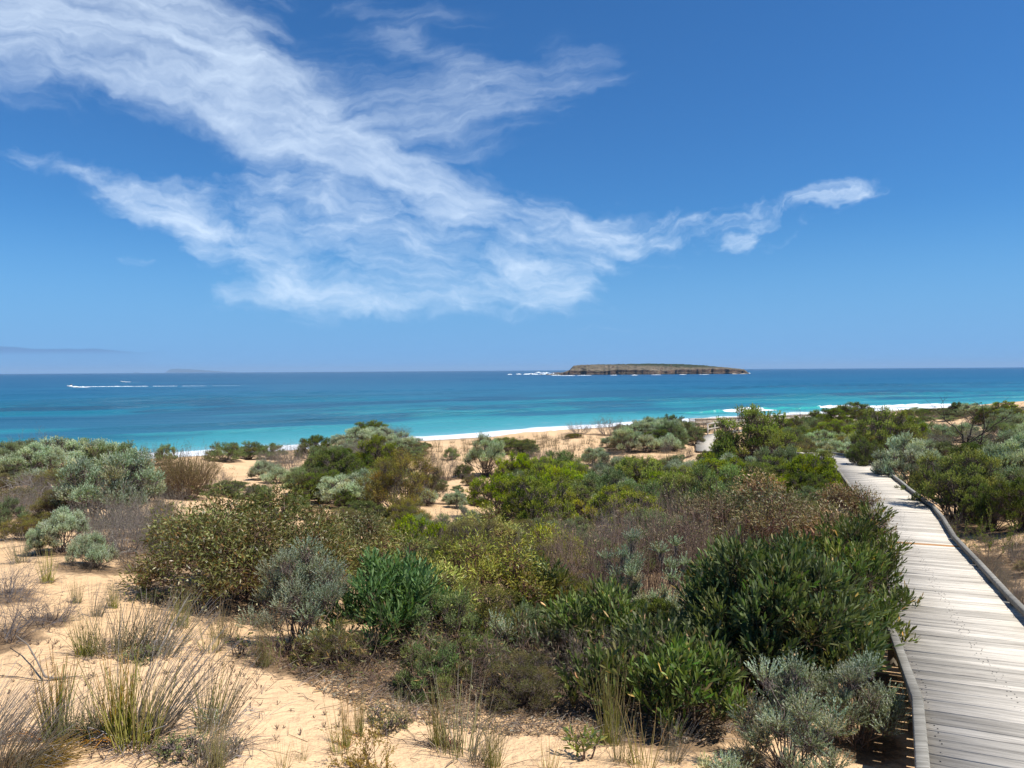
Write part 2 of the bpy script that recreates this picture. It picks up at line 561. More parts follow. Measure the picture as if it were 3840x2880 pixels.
def mat_sea():
    m, N, b = principled('sea_water', 0.34, 0.25)
    s = N.n('ShaderNodeAttribute', attribute_name='shore').outputs['Fac']
    al = N.n('ShaderNodeAttribute', attribute_name='along').outputs['Fac']
    cb = N.n('ShaderNodeCombineXYZ')
    N.set(cb.inputs[0], al); N.set(cb.inputs[1], s)
    Q = cb.outputs[0]
    tc = N.n('ShaderNodeTexCoord')
    P = tc.outputs['Object']
    wob = N.math('MULTIPLY', N.math('SUBTRACT', N.noise(N.mapping(Q, scl=(0.012, 0.03, 1)), 1.0, 4, 0.6), 0.5), 2.0)
    s2 = N.math('MULTIPLY', s, N.math('ADD', 1.0, N.math('MULTIPLY', wob, 0.45)))
    L = N.math('DIVIDE', N.math('LOGARITHM', N.math('MAXIMUM', s2, 1.0), 10.0), 4.0)   # 1 m..10 km -> 0..1
    col = N.ramp(L, [(0.0, (0.34, 0.50, 0.52)), (0.22, (0.19, 0.42, 0.47)), (0.33, (0.065, 0.34, 0.36)), (0.43, (0.028, 0.27, 0.29)),
                     (0.505, (0.015, 0.19, 0.24)), (0.575, (0.010, 0.150, 0.235)), (0.65, (0.009, 0.110, 0.205)), (0.78, (0.008, 0.080, 0.170)), (1.0, (0.007, 0.055, 0.135))])
    # beds of weed: dark patches drawn out along the coast
    pn = N.noise(N.mapping(Q, loc=(3.3, 1.7, 0), scl=(0.0075, 0.022, 1)), 1.0, 5, 0.6)
    pz = N.math('MULTIPLY', N.mr(s, 26.0, 55.0), N.mr(s, 420.0, 180.0))
    patch = N.math('MULTIPLY', N.mr(pn, 0.44, 0.54), pz)
    col = N.mix(N.math('MULTIPLY', patch, 0.85), col, (0.014, 0.085, 0.155))
    pn2 = N.noise(N.mapping(Q, loc=(40, 3, 0), scl=(0.002, 0.008, 1)), 1.0, 4, 0.6)
    col = N.mix(N.math('MULTIPLY', N.mr(pn2, 0.42, 0.62), 0.22), col, (0.03, 0.20, 0.30))
    # foam on the beach and streaks
    fn = N.noise(N.mapping(Q, scl=(0.06, 0.10, 1)), 1.0, 5, 0.6)
    fn2 = N.noise(N.mapping(Q, scl=(0.5, 0.9, 1)), 1.0, 4, 0.65)
    wdt = N.math('ADD', 11.0, N.math('MULTIPLY', N.math('SUBTRACT', fn, 0.5), 14.0))
    foam = N.mr(N.math('SUBTRACT', wdt, s), -0.6, 1.2)
    foam = N.math('MULTIPLY', foam, N.mr(fn2, 0.22, 0.40, 0.75, 1.0))
    lace = N.math('MULTIPLY', N.mr(N.math('ADD', N.math('MULTIPLY', fn, 0.7), N.math('MULTIPLY', fn2, 0.3)), 0.56, 0.66), N.mr(s, 34.0, 10.0))
    foam = N.math('MAXIMUM', foam, N.math('MULTIPLY', lace, 0.35))
    col = N.mix(foam, col, (0.80, 0.83, 0.84))
    N.set(b.inputs['Base Color'], col)
    N.set(b.inputs['Roughness'], N.mr(foam, 0, 1, 0.34, 0.9))
    N.set(b.inputs['Specular IOR Level'], N.mr(foam, 0, 1, 0.26, 0.1))
    # chop
    w1 = N.noise(N.mapping(P, rot=(0, 0, R(-20)), scl=(0.10, 0.35, 1)), 1.0, 7, 0.68)
    w2 = N.noise(N.mapping(P, rot=(0, 0, R(14)), scl=(0.016, 0.075, 1)), 1.0, 6, 0.66)
    h = N.math('ADD', N.math('MULTIPLY', w1, 1.0), N.math('MULTIPLY', w2, 5.5))
    bp = N.n('ShaderNodeBump')
    bp.inputs['Strength'].default_value = 0.75
    bp.inputs['Distance'].default_value = 1.0
    N.set(bp.inputs['Height'], h)
    N.set(b.inputs['Normal'], bp.outputs[0])
    return m


def mat_timber(name, c1, c2, c3, scale=1.0):
    m, N, b = principled(name, 0.92, 0.05)
    tc = N.n('ShaderNodeTexCoord')
    oi = N.n('ShaderNodeObjectInfo')
    off = N.vmath('SCALE', (31.7, 11.3, 5.9), scale=N.math('MULTIPLY', oi.outputs['Random'], 40.0))
    P = N.vmath('ADD', tc.outputs['Object'], off)
    g1 = N.noise(N.mapping(P, scl=(1.6, 26.0 * scale, 26.0 * scale)), 1.0, 6, 0.65)
    g2 = N.noise(N.mapping(P, scl=(2.5, 90.0 * scale, 60.0 * scale)), 1.0, 4, 0.7)
    g3 = N.noise(N.mapping(P, scl=(1.4, 5.0, 5.0)), 1.0, 5, 0.6)
    col = N.mix(N.mr(g1, 0.35, 0.62), c2, c1)
    col = N.mix(N.math('MULTIPLY', N.mr(g2, 0.52, 0.68), 0.65), col, c3)
    col = N.mix(N.math('MULTIPLY', N.mr(g3, 0.60, 0.75), 0.6), col, c3)
    v = N.mr(oi.outputs['Random'], 0, 1, 0.70, 1.12, 'LINEAR')
    hs = N.n('ShaderNodeHueSaturation')
    N.set(hs.inputs['Color'], col); N.set(hs.inputs['Value'], v)
    N.set(b.inputs['Base Color'], hs.outputs[0])
    bp = N.n('ShaderNodeBump')
    bp.inputs['Strength'].default_value = 0.6
    bp.inputs['Distance'].default_value = 0.01
    N.set(bp.inputs['Height'], N.math('ADD', g1, N.math('MULTIPLY', g2, 0.6)))
    N.set(b.inputs['Normal'], bp.outputs[0])
    return m


def mat_flat(name, c, rough=0.6, spec=0.3, var=0.15, scale=8.0):
    m, N, b = principled(name, rough, spec)
    tc = N.n('ShaderNodeTexCoord')
    g = N.noise(tc.outputs['Object'], scale, 4, 0.6)
    lo = tuple(x * (1 - var) for x in c); hi = tuple(min(1, x * (1 + var)) for x in c)
    N.set(b.inputs['Base Color'], N.mix(g, lo, hi))
    return m


M_PLANK = mat_timber('weathered_deck_timber', (0.71, 0.64, 0.53), (0.49, 0.44, 0.365), (0.19, 0.16, 0.13))
M_KERB = mat_timber('grey_kerb_timber', (0.42, 0.39, 0.33), (0.27, 0.25, 0.21), (0.11, 0.10, 0.08))
M_NEW = mat_timber('fresh_orange_timber', (0.46, 0.25, 0.11), (0.38, 0.20, 0.085), (0.25, 0.13, 0.06))
M_FRAME = mat_timber('underframe_timber', (0.25, 0.21, 0.16), (0.18, 0.15, 0.11), (0.10, 0.08, 0.06))

# ------------------------------------------------------------------ sea
def build_sea():
    th = np.linspace(R(-62), R(62), 420)
    r = np.r_[np.linspace(95, 460, 150, endpoint=False), np.linspace(460, 1500, 120, endpoint=False), np.geomspace(1500, 70000, 50)]
    T, RR = np.meshgrid(th, r)
    X = RR * np.sin(T); Y = RR * np.cos(T)
    s = shore_dist(X, Y)
    al = X * 0.85 + Y * 0.53
    ph = fbm(al / 160.0, s / 160.0, 5, 3) * 5.0
    sw = np.sin(2 * np.pi * s / 34.0 + ph)
    sw = np.maximum(sw, -0.4) ** 3
    amp = 1.15 * sstep(s, 22, 70) * (1 - 0.75 * sstep(s, 250, 900)) * np.clip(0.55 + 1.5 * fbm(al / 120.0 + 5, s / 60.0, 9, 3), 0.05, 1.2)
    Z = amp * sw
    Z = np.where(s < 1.0, np.maximum(-0.25, 0.02 * s), Z)
    V = np.c_[X.ravel(), Y.ravel(), Z.ravel()]
    n, m = X.shape
    I = np.arange(n * m).reshape(n, m)
    F = np.c_[I[:-1, :-1].ravel(), I[:-1, 1:].ravel(), I[1:, 1:].ravel(), I[1:, :-1].ravel()]
    sv = s.ravel()
    keep = (sv[F] > -6).any(axis=1)
    me = mesh_np('sea', V, [F[keep]], mat_sea(), smooth=True, attrs={'shore': sv, 'along': al.ravel()})
    o = lk(bpy.data.objects.new('sea', me))
    tag(o, kind='structure')
    # the rest of the sea, beyond the sides
    return o


build_sea()


def shore_curve(px0, px1, off, n):
    """points on a line 'off' metres out from the waterline between two image columns"""
    pts = []
    for px in np.linspace(px0, px1, n):
        d = ray(px, 1600)
        ys = np.linspace(60, 420, 720)
        sd = shore_dist(d[0] * ys, ys)
        y = np.interp(off, sd, ys) if (np.diff(sd) > 0).mean() > 0.9 else ys[np.argmin(abs(sd - off))]
        pts.append((d[0] * y, y))
    return np.array(pts)


def foam_material():
    m, N, b = principled('sea_foam', 0.9, 0.1)
    tc = N.n('ShaderNodeTexCoord')
    g = N.noise(tc.outputs['Object'], 1.3, 5, 0.65)
    N.set(b.inputs['Base Color'], N.mix(N.mr(g, 0.35, 0.6), (0.60, 0.68, 0.70), (0.82, 0.84, 0.84)))
    return m


M_FOAM = foam_material()


def mat_wave():
    m, N, b = principled('breaking_wave_water', 0.3, 0.3)
    f = N.n('ShaderNodeAttribute', attribute_name='foam').outputs['Fac']
    tc = N.n('ShaderNodeTexCoord')
    g = N.noise(N.mapping(tc.outputs['Object'], scl=(0.6, 0.6, 1.5)), 1.0, 5, 0.7)
    k = N.mr(N.math('ADD', f, N.math('MULTIPLY', N.math('SUBTRACT', g, 0.5), 0.9)), 0.42, 0.58)
    col = N.mix(k, (0.035, 0.33, 0.31), (0.82, 0.84, 0.84))
    N.set(b.inputs['Base Color'], col)
    N.set(b.inputs['Roughness'], N.mr(k, 0, 1, 0.3, 0.9))
    return m


M_WAVE = mat_wave()


def build_wave(px0, px1, off, H, foam0, foam1, label):
    n = 90
    c = shore_curve(px0, px1, off, n)
    tan = np.gradient(c, axis=0); tan /= np.linalg.norm(tan, axis=1)[:, None]
    nrm = np.c_[tan[:, 1], -tan[:, 0]]            # towards the beach
    prof = [(-7, 0.02, 0), (-3.5, 0.35, 0), (-1.2, 0.85, 0), (0.0, 1.0, 0.35), (0.55, 0.86, 0.5), (0.5, 0.5, 0.3), (0.9, 0.2, 0.55), (2.6, 0.16, 0.8), (5.0, 0.06, 0.8), (6.5, 0.0, 0.6)]
    V = []; F = []; A = []
    for i in range(n):
        t = i / (n - 1)
        e = math.sin(math.pi * t) ** 0.45 * (0.75 + 0.9 * float(vnoise(np.array([i * 0.22]), np.array([off]), 4)[0]))
        fo = sstep(t, foam0 - 0.05, foam0 + 0.05) * (1 - sstep(t, foam1 - 0.05, foam1 + 0.05))
        for (u, h, f) in prof:
            j = float(vnoise(np.array([i * 0.9]), np.array([u * 2.0]), 8)[0])
            bump = 0.35 * max(0, j) * fo
            p = c[i] + nrm[i] * (u + j * 0.5)
            V.append((p[0], p[1], 0.05 + H * max(e, 0.02) * h + bump * min(1, h + 0.3)))
            A.append(0.15 + fo * (0.5 + f) if u > -2 else 0.0 + 0.4 * fo)
    k = len(prof)
    for i in range(n - 1):
        for j in range(k - 1):
            a = i * k + j
            F.append((a, a + 1, a + k + 1, a + k))
    me = mesh_np('breaking_wave', V, [np.array(F)], M_WAVE, smooth=True, attrs={'foam': A})
    o = lk(bpy.data.objects.new('breaking_wave', me))
    tag(o, label, 'wave', 'waves breaking off the beach')


build_wave(2560, 2990, 30, 1.0, 0.36, 0.68, 'teal breaking wave with a white crest just above the two walkway handrails')
build_wave(2950, 3240, 24, .8, 0.42, 0.99, 'teal wave curling white beyond the long walkway, above the dense green scrub')
build_wave(3200, 3700, 18, .6, 0.03, 0.72, 'long white line of broken wave behind the raised walkway at right')


# ------------------------------------------------------------------ islands
def build_island():
    m, N, b = principled('island_rock_and_scrub', 0.95, 0.08)
    tc = N.n('ShaderNodeTexCoord'); P = tc.outputs['Object']
    geo = N.n('ShaderNodeNewGeometry')
    sp = N.n('ShaderNodeSeparateXYZ'); N.set(sp.inputs[0], geo.outputs['True Normal'])
    pp = N.n('ShaderNodeSeparateXYZ'); N.set(pp.inputs[0], P)
    n1 = N.math('ADD', N.math('MULTIPLY', N.noise(N.mapping(P, scl=(0.03, 0.03, 0.22)), 1.0, 6, 0.7), .6), N.math('MULTIPLY', N.noise(N.mapping(P, scl=(0.008, 0.02, 0.03)), 1.0, 3, 0.5), .4))
    n2 = N.noise(P, 0.06, 6, 0.65)
    n3 = N.noise(N.mapping(P, scl=(0.009, 0.02, 0.05)), 1.0, 3, 0.5)
    cliff = N.ramp(n1, [(0.30, (0.02, 0.016, 0.014)), (0.50, (0.055, 0.038, 0.028)), (0.62, (0.16, 0.10, 0.065)), (0.72, (0.36, 0.25, 0.17))])  # brown strata, albedo lowered to stand in for shade on the cliff faces
    grass = N.ramp(n2, [(0.35, (0.085, 0.075, 0.045)), (0.55, (0.17, 0.135, 0.09)), (0.7, (0.26, 0.20, 0.145))])
    scrub = N.ramp(n2, [(0.35, (0.02, 0.03, 0.014)), (0.6, (0.05, 0.06, 0.025)), (0.75, (0.14, 0.12, 0.07))])
    up = N.mr(N.math('ADD', N.math('ADD', pp.outputs[2], N.math('MULTIPLY', N.math('SUBTRACT', n2, 0.5), 26.0)),
                     N.mr(pp.outputs[0], -180.0, 120.0, -7.0, 5.0, 'LINEAR')), 21.0, 27.0)
    top = N.mix(up, grass, scrub)
    col = N.mix(N.mr(N.math('ADD', sp.outputs[2], N.math('MULTIPLY', N.math('SUBTRACT', n1, 0.5), 0.5)), 0.72, 0.88), cliff, top)
    N.set(b.inputs['Base Color'], col)
    D0 = 2150.0
    sc = D0 / F_PX
    nx, ny = 320, 64
    # skyline height (m) against distance along the island (image x)
    xs = np.array([2040, 2085, 2115, 2135, 2150, 2185, 2300, 2420, 2560, 2640, 2700, 2760, 2790, 2812])
    hs = np.array([1406, 1400, 1396, 1388, 1371, 1367, 1365, 1362.5, 1365, 1370, 1376, 1382, 1386, 1402])
    X = (np.linspace(2040, 2815, nx) - 1920) * sc
    base = 1405.5 - (np.linspace(2040, 2815, nx) - 2040) * 0.0055
    top = np.maximum(0, (np.interp(np.linspace(2040, 2815, nx), xs, hs) * -1 + base)) * sc * 1.02
    V = np.zeros((ny, nx, 3))
    for j in range(ny):
        t = j / (ny - 1)          # 0 front .. 1 back
        Yoff = t ** 1.5 * 260
        x = X + 0.0
        fr = 34 * fbm(x / 26.0, np.full(nx, 1.0), 21, 4) + 26 * fbm(x / 140.0, np.full(nx, 2.0), 22, 2)
        ends = np.sin(np.pi * np.clip((x - X[0]) / (X[-1] - X[0]), 0, 1)) ** 0.5
        yy = D0 + 50 * (1 - ends) + fr * (1 - t) + Yoff * (0.3 + 0.7 * ends)
        cl = np.minimum(top * .8, 12.5 + 5.0 * fbm(x / 60.0, np.full(nx, 5.0), 23, 3))
        d = Yoff
        ledge = 0.35 * cl * sstep(d, 0.2, 5) + 0.65 * cl * sstep(d, 6 + 5 * fbm(x / 30.0, np.full(nx, 7.0), 25, 2), 14 + 6 * fbm(x / 25.0, np.full(nx, 8.0), 24, 2))
        hz = ledge + (top - cl) * sstep(d, 14, 120) ** 0.8
        hz = hz * (1 - sstep(t, 0.86, 1.0)) + 2.6 * fbm(x / 9.0, np.full(nx, d / 9.0), 26, 3) * (t > 0.02) * np.clip(hz / 6, 0, 1)
        V[j, :, 0] = x * yy / D0; V[j, :, 1] = yy; V[j, :, 2] = np.where(t == 0, -1.5, hz - 0.4)
    I = np.arange(nx * ny).reshape(ny, nx)
    F = np.c_[I[:-1, :-1].ravel(), I[:-1, 1:].ravel(), I[1:, 1:].ravel(), I[1:, :-1].ravel()]
    V = V.reshape(-1, 3)
    org = np.array([V[:, 0].mean(), D0 + 80, 0.0])
    me = mesh_np('rocky_island', V - org, [F], m)
    o = lk(bpy.data.objects.new('rocky_island', me)); o.location = org
    tag(o, 'flat-topped scrubby island with dark brown cliffs standing in the sea near the horizon', 'island', kind='structure')
    # small pale beach at its right end, reef rocks at the left end
    V = []; F = []
    rng = np.random.default_rng(5)
    for (px, py, w, hh) in [(2075, 1404.5, 26, 4), (2100, 1403.5, 34, 5), (2052, 1405, 14, 3), (2030, 1405, 12, 2.2), (1992, 1403, 10, 1.8), (2120, 1405.5, 30, 4.5), (2085, 1398.5, 36, 2.5), (2010, 1398.5, 18, 1.6)]:
        q = at_sea(px, py)
        s_ = q[1] / F_PX
        k = len(V); nn = 14
        for i in range(nn):
            a = 2 * math.pi * i / nn
            rr = (0.7 + 0.5 * rng.random())
            V.append((q[0] + math.cos(a) * w * 0.5 * s_ * rr, q[1] + math.sin(a) * 12 * rr, -0.5))
        for i in range(nn):
            a = 2 * math.pi * i / nn
            V.append((q[0] + math.cos(a) * w * 0.3 * s_, q[1] + math.sin(a) * 5, hh * s_ * (0.5 + 0.7 * rng.random())))
        V.append((q[0], q[1], hh * s_ * 0.9))
        for i in range(nn):
            j = (i + 1) % nn
            F.append((k + i, k + j, k + nn + j, k + nn + i))
            F.append((k + nn + i, k + nn + j, k + 2 * nn, k + 2 * nn))
    quads = [f for f in F if f[2] != f[3]]; tris = [f[:3] for f in F if f[2] == f[3]]
    me = mesh_np('reef_rocks', V, [np.array(quads), np.array(tris)], mat_flat('reef_rock', (0.13, 0.10, 0.08), 0.9, 0.2, 0.5, 0.2))
    tag(lk(bpy.data.objects.new('reef_rocks', me)), 'low dark reef rocks running off the left end of the island', 'rocks', kind='stuff')
    # surf on the reef and along the foot of the cliffs
    V = []; F = []
    spots = [(1912, 1405, 18, 3.5), (1945, 1404, 22, 3.5), (1975, 1404.5, 26, 4), (2005, 1404.5, 30, 4), (2040, 1404, 40, 4.2), (2072, 1405, 34, 6),
             (2018, 1398.5, 22, 4.5), (2045, 1399, 40, 3), (1990, 1402, 30, 2.5), (2085, 1408, 40, 3), (2130, 1409, 60, 2), (2190, 1408, 60, 1.8), (2300, 1407.5, 30, 1.6),
             (2380, 1407.5, 26, 2.2), (2460, 1406, 40, 1.4), (2560, 1405, 30, 1.2), (2640, 1404.5, 40, 1.2), (2806, 1401, 16, 3)]
    for (px, py, w, hh) in spots:
        q = at_sea(px, py); s_ = q[1] / F_PX
        nn = 26; k = len(V)
        for i in range(nn):
            t = i / (nn - 1)
            x = q[0] + (t - 0.5) * w * s_
            e = math.sin(math.pi * t) ** 0.6 * (0.4 + 0.9 * rng.random())
            V += [(x, q[1] - 14 * e, 0.06), (x, q[1] - 2, 0.05 + hh * s_ * e), (x, q[1] + 18 * e + 1, 0.07)]
        for i in range(nn - 1):
            for j in range(2):
                a = k + i * 3 + j
                F.append((a, a + 3, a + 4, a + 1))
    me = mesh_np('reef_surf', V, [np.array(F)], M_FOAM, smooth=True)
    tag(lk(bpy.data.objects.new('reef_surf', me)), 'white surf breaking over the reef beside the island', 'surf', kind='stuff')
    q = at_sea(2775, 1402.5)
    V = [(q[0] + (i % 9 - 4) * 5.0, q[1] + (i // 9) * 7 - 6 + 2 * math.sin(i), -0.2 + (i // 9) * 0.9 * (0.6 + 0.4 * math.sin(1.3 * (i % 9)))) for i in range(27)]
    F = [(r_ * 9 + c, r_ * 9 + c + 1, (r_ + 1) * 9 + c + 1, (r_ + 1) * 9 + c) for r_ in range(2) for c in range(8)]
    tag(lk(bpy.data.objects.new('island_beach', mesh_np('island_beach', V, [np.array(F)], mat_flat('island_sand', (0.5, 0.42, 0.32), 0.95, 0.1, 0.2, 0.1), smooth=True))), kind='structure')


build_island()


def far_island(D, prof, name, label):
    sc = D / F_PX
    hor = 1404.5
    V = []; F = []
    m = mat_flat(name + '_land', (0.035, 0.035, 0.035), 0.95, 0.05, 0.4, 0.004)
    n = 60
    xs = np.linspace(prof[0][0], prof[-1][0], n)
    hs = np.interp(xs, [p[0] for p in prof], [p[1] for p in prof])
    for j, (dy, k) in enumerate([(0, -0.02), (30, 0.45), (200, 0.85), (500, 1.0), (1200, 0.7), (1800, 0.0)]):
        for i in range(n):
            e = 1 + 0.10 * float(vnoise(np.array([i * 0.4]), np.array([j * 1.0]), 5)[0])
            V.append(((xs[i] - 1920) * sc * (D + dy) / D, D + dy, hs[i] * sc * k * e - 1.0))
    for j in range(5):
        for i in range(n - 1):
            a = j * n + i
            F.append((a, a + 1, a + n + 1, a + n))
    o = lk(bpy.data.objects.new(name, mesh_np(name, V, [np.array(F)], m, smooth=True)))
    tag(o, label, 'island', kind='structure')


far_island(45000, [(618, 0), (630, 8), (640, 14), (655, 15.5), (690, 14), (740, 11), (790, 7), (840, 3), (900, 0)], 'distant_island',
           'faint blue wedge-shaped island on the horizon left of centre, steep at its left end')
far_island(47000, [(498, 0), (506, 3.0), (516, 3.0), (526, 0)], 'distant_islet', 'tiny blue islet on the horizon just left of the faint wedge-shaped island')
# ------------------------------------------------------------------ solid helpers
class MB:
    def __init__(self):
        self.v = []; self.q = []; self.t = []

    def box(self, c, s, M=None, bev=0.0):
        """box centred at c with sizes s, optional 3x3 M; bev chamfers the upper long edges"""
        k = len(self.v)
        hx, hy, hz = s[0] / 2, s[1] / 2, s[2] / 2
        if bev:
            ring = [(-hy, -hz), (hy, -hz), (hy, hz - bev), (hy - bev, hz), (-hy + bev, hz), (-hy, hz - bev)]
        else:
            ring = [(-hy, -hz), (hy, -hz), (hy, hz), (-hy, hz)]
        n = len(ring)
        for x in (-hx, hx):
            for (y, z) in ring:
                p = np.array([x, y, z], dtype=float)
                if M is not None: p = M @ p
                self.v.append(p + np.asarray(c, dtype=float))
        for i in range(n):
            j = (i + 1) % n
            self.q.append((k + i, k + j, k + n + j, k + n + i))
        for b0, rev in ((k, True), (k + n, False)):
            ids = [b0 + i for i in range(n)]
            if rev: ids = ids[::-1]
            self.q.append((ids[0], ids[1], ids[2], ids[3]))
            if n == 6:
                self.q.append((ids[0], ids[3], ids[4], ids[5]))
        return self

    def beam(self, a, b, w, h, up=(0, 0, 1), bev=0.0):
        a = np.asarray(a, float); b = np.asarray(b, float)
        x = b - a; L = np.linalg.norm(x); x /= L
        z = np.asarray(up, float); y = np.cross(z, x); y /= np.linalg.norm(y); z = np.cross(x, y)
        self.box((a + b) / 2, (L, w, h), np.c_[x, y, z], bev)
        return self

    def poly(self, pts, faces):
        k = len(self.v)
        self.v += [np.array(p, float) for p in pts]
        for f in faces:
            f = [k + i for i in f]
            if len(f) == 3: self.t.append(tuple(f))
            else: self.q.append(tuple(f))
        return self

    def mesh(self, name, mat, smooth=False):
        fs = []
        if self.q: fs.append(np.array(self.q))
        if self.t: fs.append(np.array(self.t))
        return mesh_np(name, np.array(self.v), fs, mat, smooth=smooth)

    def build(self, name, mat, parent=None, smooth=False):
        return lk(bpy.data.objects.new(name, self.mesh(name, mat, smooth)), parent)


# ------------------------------------------------------------------ boats
M_HULL = mat_flat('white_boat_paint', (0.80, 0.80, 0.78), 0.35, 0.5, 0.04)
M_DGLASS = mat_flat('dark_boat_glass', (0.03, 0.04, 0.05), 0.12, 0.6, 0.1)
M_DARK = mat_flat('black_rubber_and_metal', (0.03, 0.03, 0.032), 0.5, 0.4, 0.2)


def hull_mesh(L, B, H):
    """planing hull pointing to -X"""
    n = 12; V = []; F = []
    for i in range(n):
        t = i / (n - 1)
        x = L * (0.5 - t)
        w = B / 2 * (1 - max(0, (t - 0.35) / 0.65) ** 2.4 * 0.985)
        sheer = H * (0.75 + 0.45 * t ** 2)
        keel = -0.25 + 0.55 * max(0, (t - 0.6) / 0.4) ** 2 * H
        V += [(x, 0, keel), (x, w * 0.82, keel + 0.28), (x, w, sheer), (x, w * 0.86, sheer), (x, w * 0.80, sheer - 0.12),
              (x, -w * 0.80, sheer - 0.12), (x, -w * 0.86, sheer), (x, -w, sheer), (x, -w * 0.82, keel + 0.28)]
    for i in range(n - 1):
        for j in range(9):
            a = i * 9 + j; b = i * 9 + (j + 1) % 9
            F.append((a, b, b + 9, a + 9))
    F2 = [(0, 1, 8, 8), (1, 2, 7, 8)]
    return V, F, [(1, 2, 7, 8), (0, 1, 8), (2, 3, 4), (2, 4, 5), (2, 5, 7), (5, 6, 7)]


def boat(px, py, L, rz, label, cabin=True):
    p = at_sea(px, py)
    root = empty('motor_boat', (p[0], p[1], 0.1), rz)
    tag(root, label, 'boat', 'motor boats running across the bay')
    V, F, caps = hull_mesh(L, L * 0.34, L * 0.16)
    mb = MB(); mb.poly(V, F); mb.poly(V, caps)
    h = mb.build('hull', M_HULL, root, False)
    h.rotation_euler = (0, R(3.5), 0)
    dk = L * 0.15
    if cabin:
        MB().poly([(-L * .28, -L * .10, dk), (-L * .28, L * .10, dk), (L * .06, L * .13, dk), (L * .06, -L * .13, dk),
                   (-L * .14, -L * .09, dk + L * .10), (-L * .14, L * .09, dk + L * .10), (L * .05, L * .11, dk + L * .10), (L * .05, -L * .11, dk + L * .10)],
                  [(0, 1, 5, 4), (1, 2, 6, 5), (2, 3, 7, 6), (3, 0, 4, 7), (4, 5, 6, 7)]).build('cabin', M_HULL, root)
        MB().poly([(-L * .15, -L * .09, dk + L * .105), (-L * .15, L * .09, dk + L * .105), (-L * .09, L * .085, dk + L * .19), (-L * .09, -L * .085, dk + L * .19),
                   (L * .06, -L * .10, dk + L * .105), (L * .06, L * .10, dk + L * .105), (L * .05, L * .09, dk + L * .19), (L * .05, -L * .09, dk + L * .19)],
                  [(0, 1, 2, 3), (1, 5, 6, 2), (5, 4, 7, 6), (4, 0, 3, 7)]).build('windscreen', M_DGLASS, root)
        MB().box((-L * .01, 0, dk + L * .205), (L * .24, L * .24, 0.06)).build('hardtop', M_HULL, root)
        for s in (-1, 1):
            MB().beam((L * .10, s * L * .11, dk), (L * .08, s * L * .11, dk + L * .2), 0.05, 0.05, (1, 0, 0)).build('hardtop_post', M_DARK, root)
        MB().beam((L * .06, 0, dk + L * .2), (L * .11, 0, dk + L * .36), 0.05, 0.05, (0, 1, 0)).build('mast', M_DARK, root)
    else:
        MB().box((0, 0, dk + .35), (.8, .7, .8)).build('console', M_DARK, root)
        MB().box((.2, 0, dk + 1.35), (1.3, 1.1, .05)).build('canopy', M_DARK, root)
        for sx in (-.35, .75):
            for s in (-.5, .5):
                MB().beam((sx, s, dk), (sx, s, dk + 1.33), .04, .04, (1, 0, 0)).build('canopy_post', M_DARK, root)
    MB().box((L * .53, 0, dk * .6), (.5, .45, 1.0)).build('outboard_motor', M_DARK, root)
    return p


def wake(p, px1, py1, w0, w1, gaps, label, seed, hgt=.35):
    q = at_sea(px1, py1); rng = np.random.default_rng(seed)
    n = 240; V = []; F = []
    d = (q - p)[:2]; L = np.linalg.norm(d); d = d / L; nr = np.array([-d[1], d[0]])
    for i in range(n):
        t = i / (n - 1)
        c = p[:2] + d * L * t + nr * 2.2 * float(vnoise(np.array([t * 14]), np.array([1.0]), seed)[0])
        e = abs(float(fbm(np.array([t * 60]), np.array([3.0]), seed, 3)[0])) * 2.2 + .35
        w = (w0 + (w1 - w0) * t) * e
        V += [(c[0] - nr[0] * w, c[1] - nr[1] * w, 0.5), (c[0], c[1], 0.55 + hgt * (1 - t) ** 1.5 * e), (c[0] + nr[0] * w, c[1] + nr[1] * w, 0.5)]
    for i in range(n - 1):
        if any(a < i / n < b for a, b in gaps): continue
        for j in range(2):
            a = i * 3 + j
            F.append((a, a + 3, a + 4, a + 1))
    tag(lk(bpy.data.objects.new('boat_wake', mesh_np('boat_wake', V, [np.array(F)], M_FOAM, smooth=True))), label, 'wake', kind='stuff')


pb = boat(268, 1453, 8.6, 0.03, 'white cabin cruiser heading left with a long white wake behind it')
wake(pb + np.array([2.5, 0, 0]), 335, 1456, 1.6, .9, [], 'broad churned white water right behind the cabin cruiser', 3, .7)
wake(pb + np.array([8.0, 0, 0]), 900, 1448, .7, .12, [(.42, .45), (.60, .63), (.78, .82)], 'long thin white wake trailing right from the cabin cruiser', 6, .5)
pb = boat(463, 1433.5, 8.5, 0.06, 'small far motor boat near the horizon, right of the cabin cruiser', False)
wake(pb + np.array([5, 0, 0]), 520, 1434, 1.4, .7, [(.35, .55), (.62, .85)], 'short broken wake behind the small far boat', 9, .3)

# ------------------------------------------------------------------ boardwalk
HALF = 0.70
bwk = empty('boardwalk', tuple(path_at(4.0)))
tag(bwk, 'weathered grey timber boardwalk winding down through the scrub from the lower right corner', 'boardwalk')
ORG = np.array(path_at(4.0))


def frame_at(s):
    p = path_at(s); q = path_at(min(s + .25, _seg[-1])); o = path_at(max(s - .25, 0))
    t = q - o
    t /= np.linalg.norm(t)
    r = np.array([t[1], -t[0], 0.0]); r /= np.linalg.norm(r)
    return p, t, r


PITCHP = 0.150
plank_meshes = []
for k in range(8):
    rng = random.Random(k)
    me = MB().box((0, 0, 0), (HALF * 2, rng.choice([0.133, 0.136, 0.138, 0.140]), 0.038), None, 0.006).mesh('plank', M_PLANK)
    plank_meshes.append(me)
plank_new = MB().box((0, 0, 0), (HALF * 2, 0.141, 0.038), None, 0.006).mesh('plank', M_NEW)
rng = random.Random(4)
s = 0.9; planks = []
while s < _seg[-1] - 0.2:
    planks.append(s); s += PITCHP
s_new = None
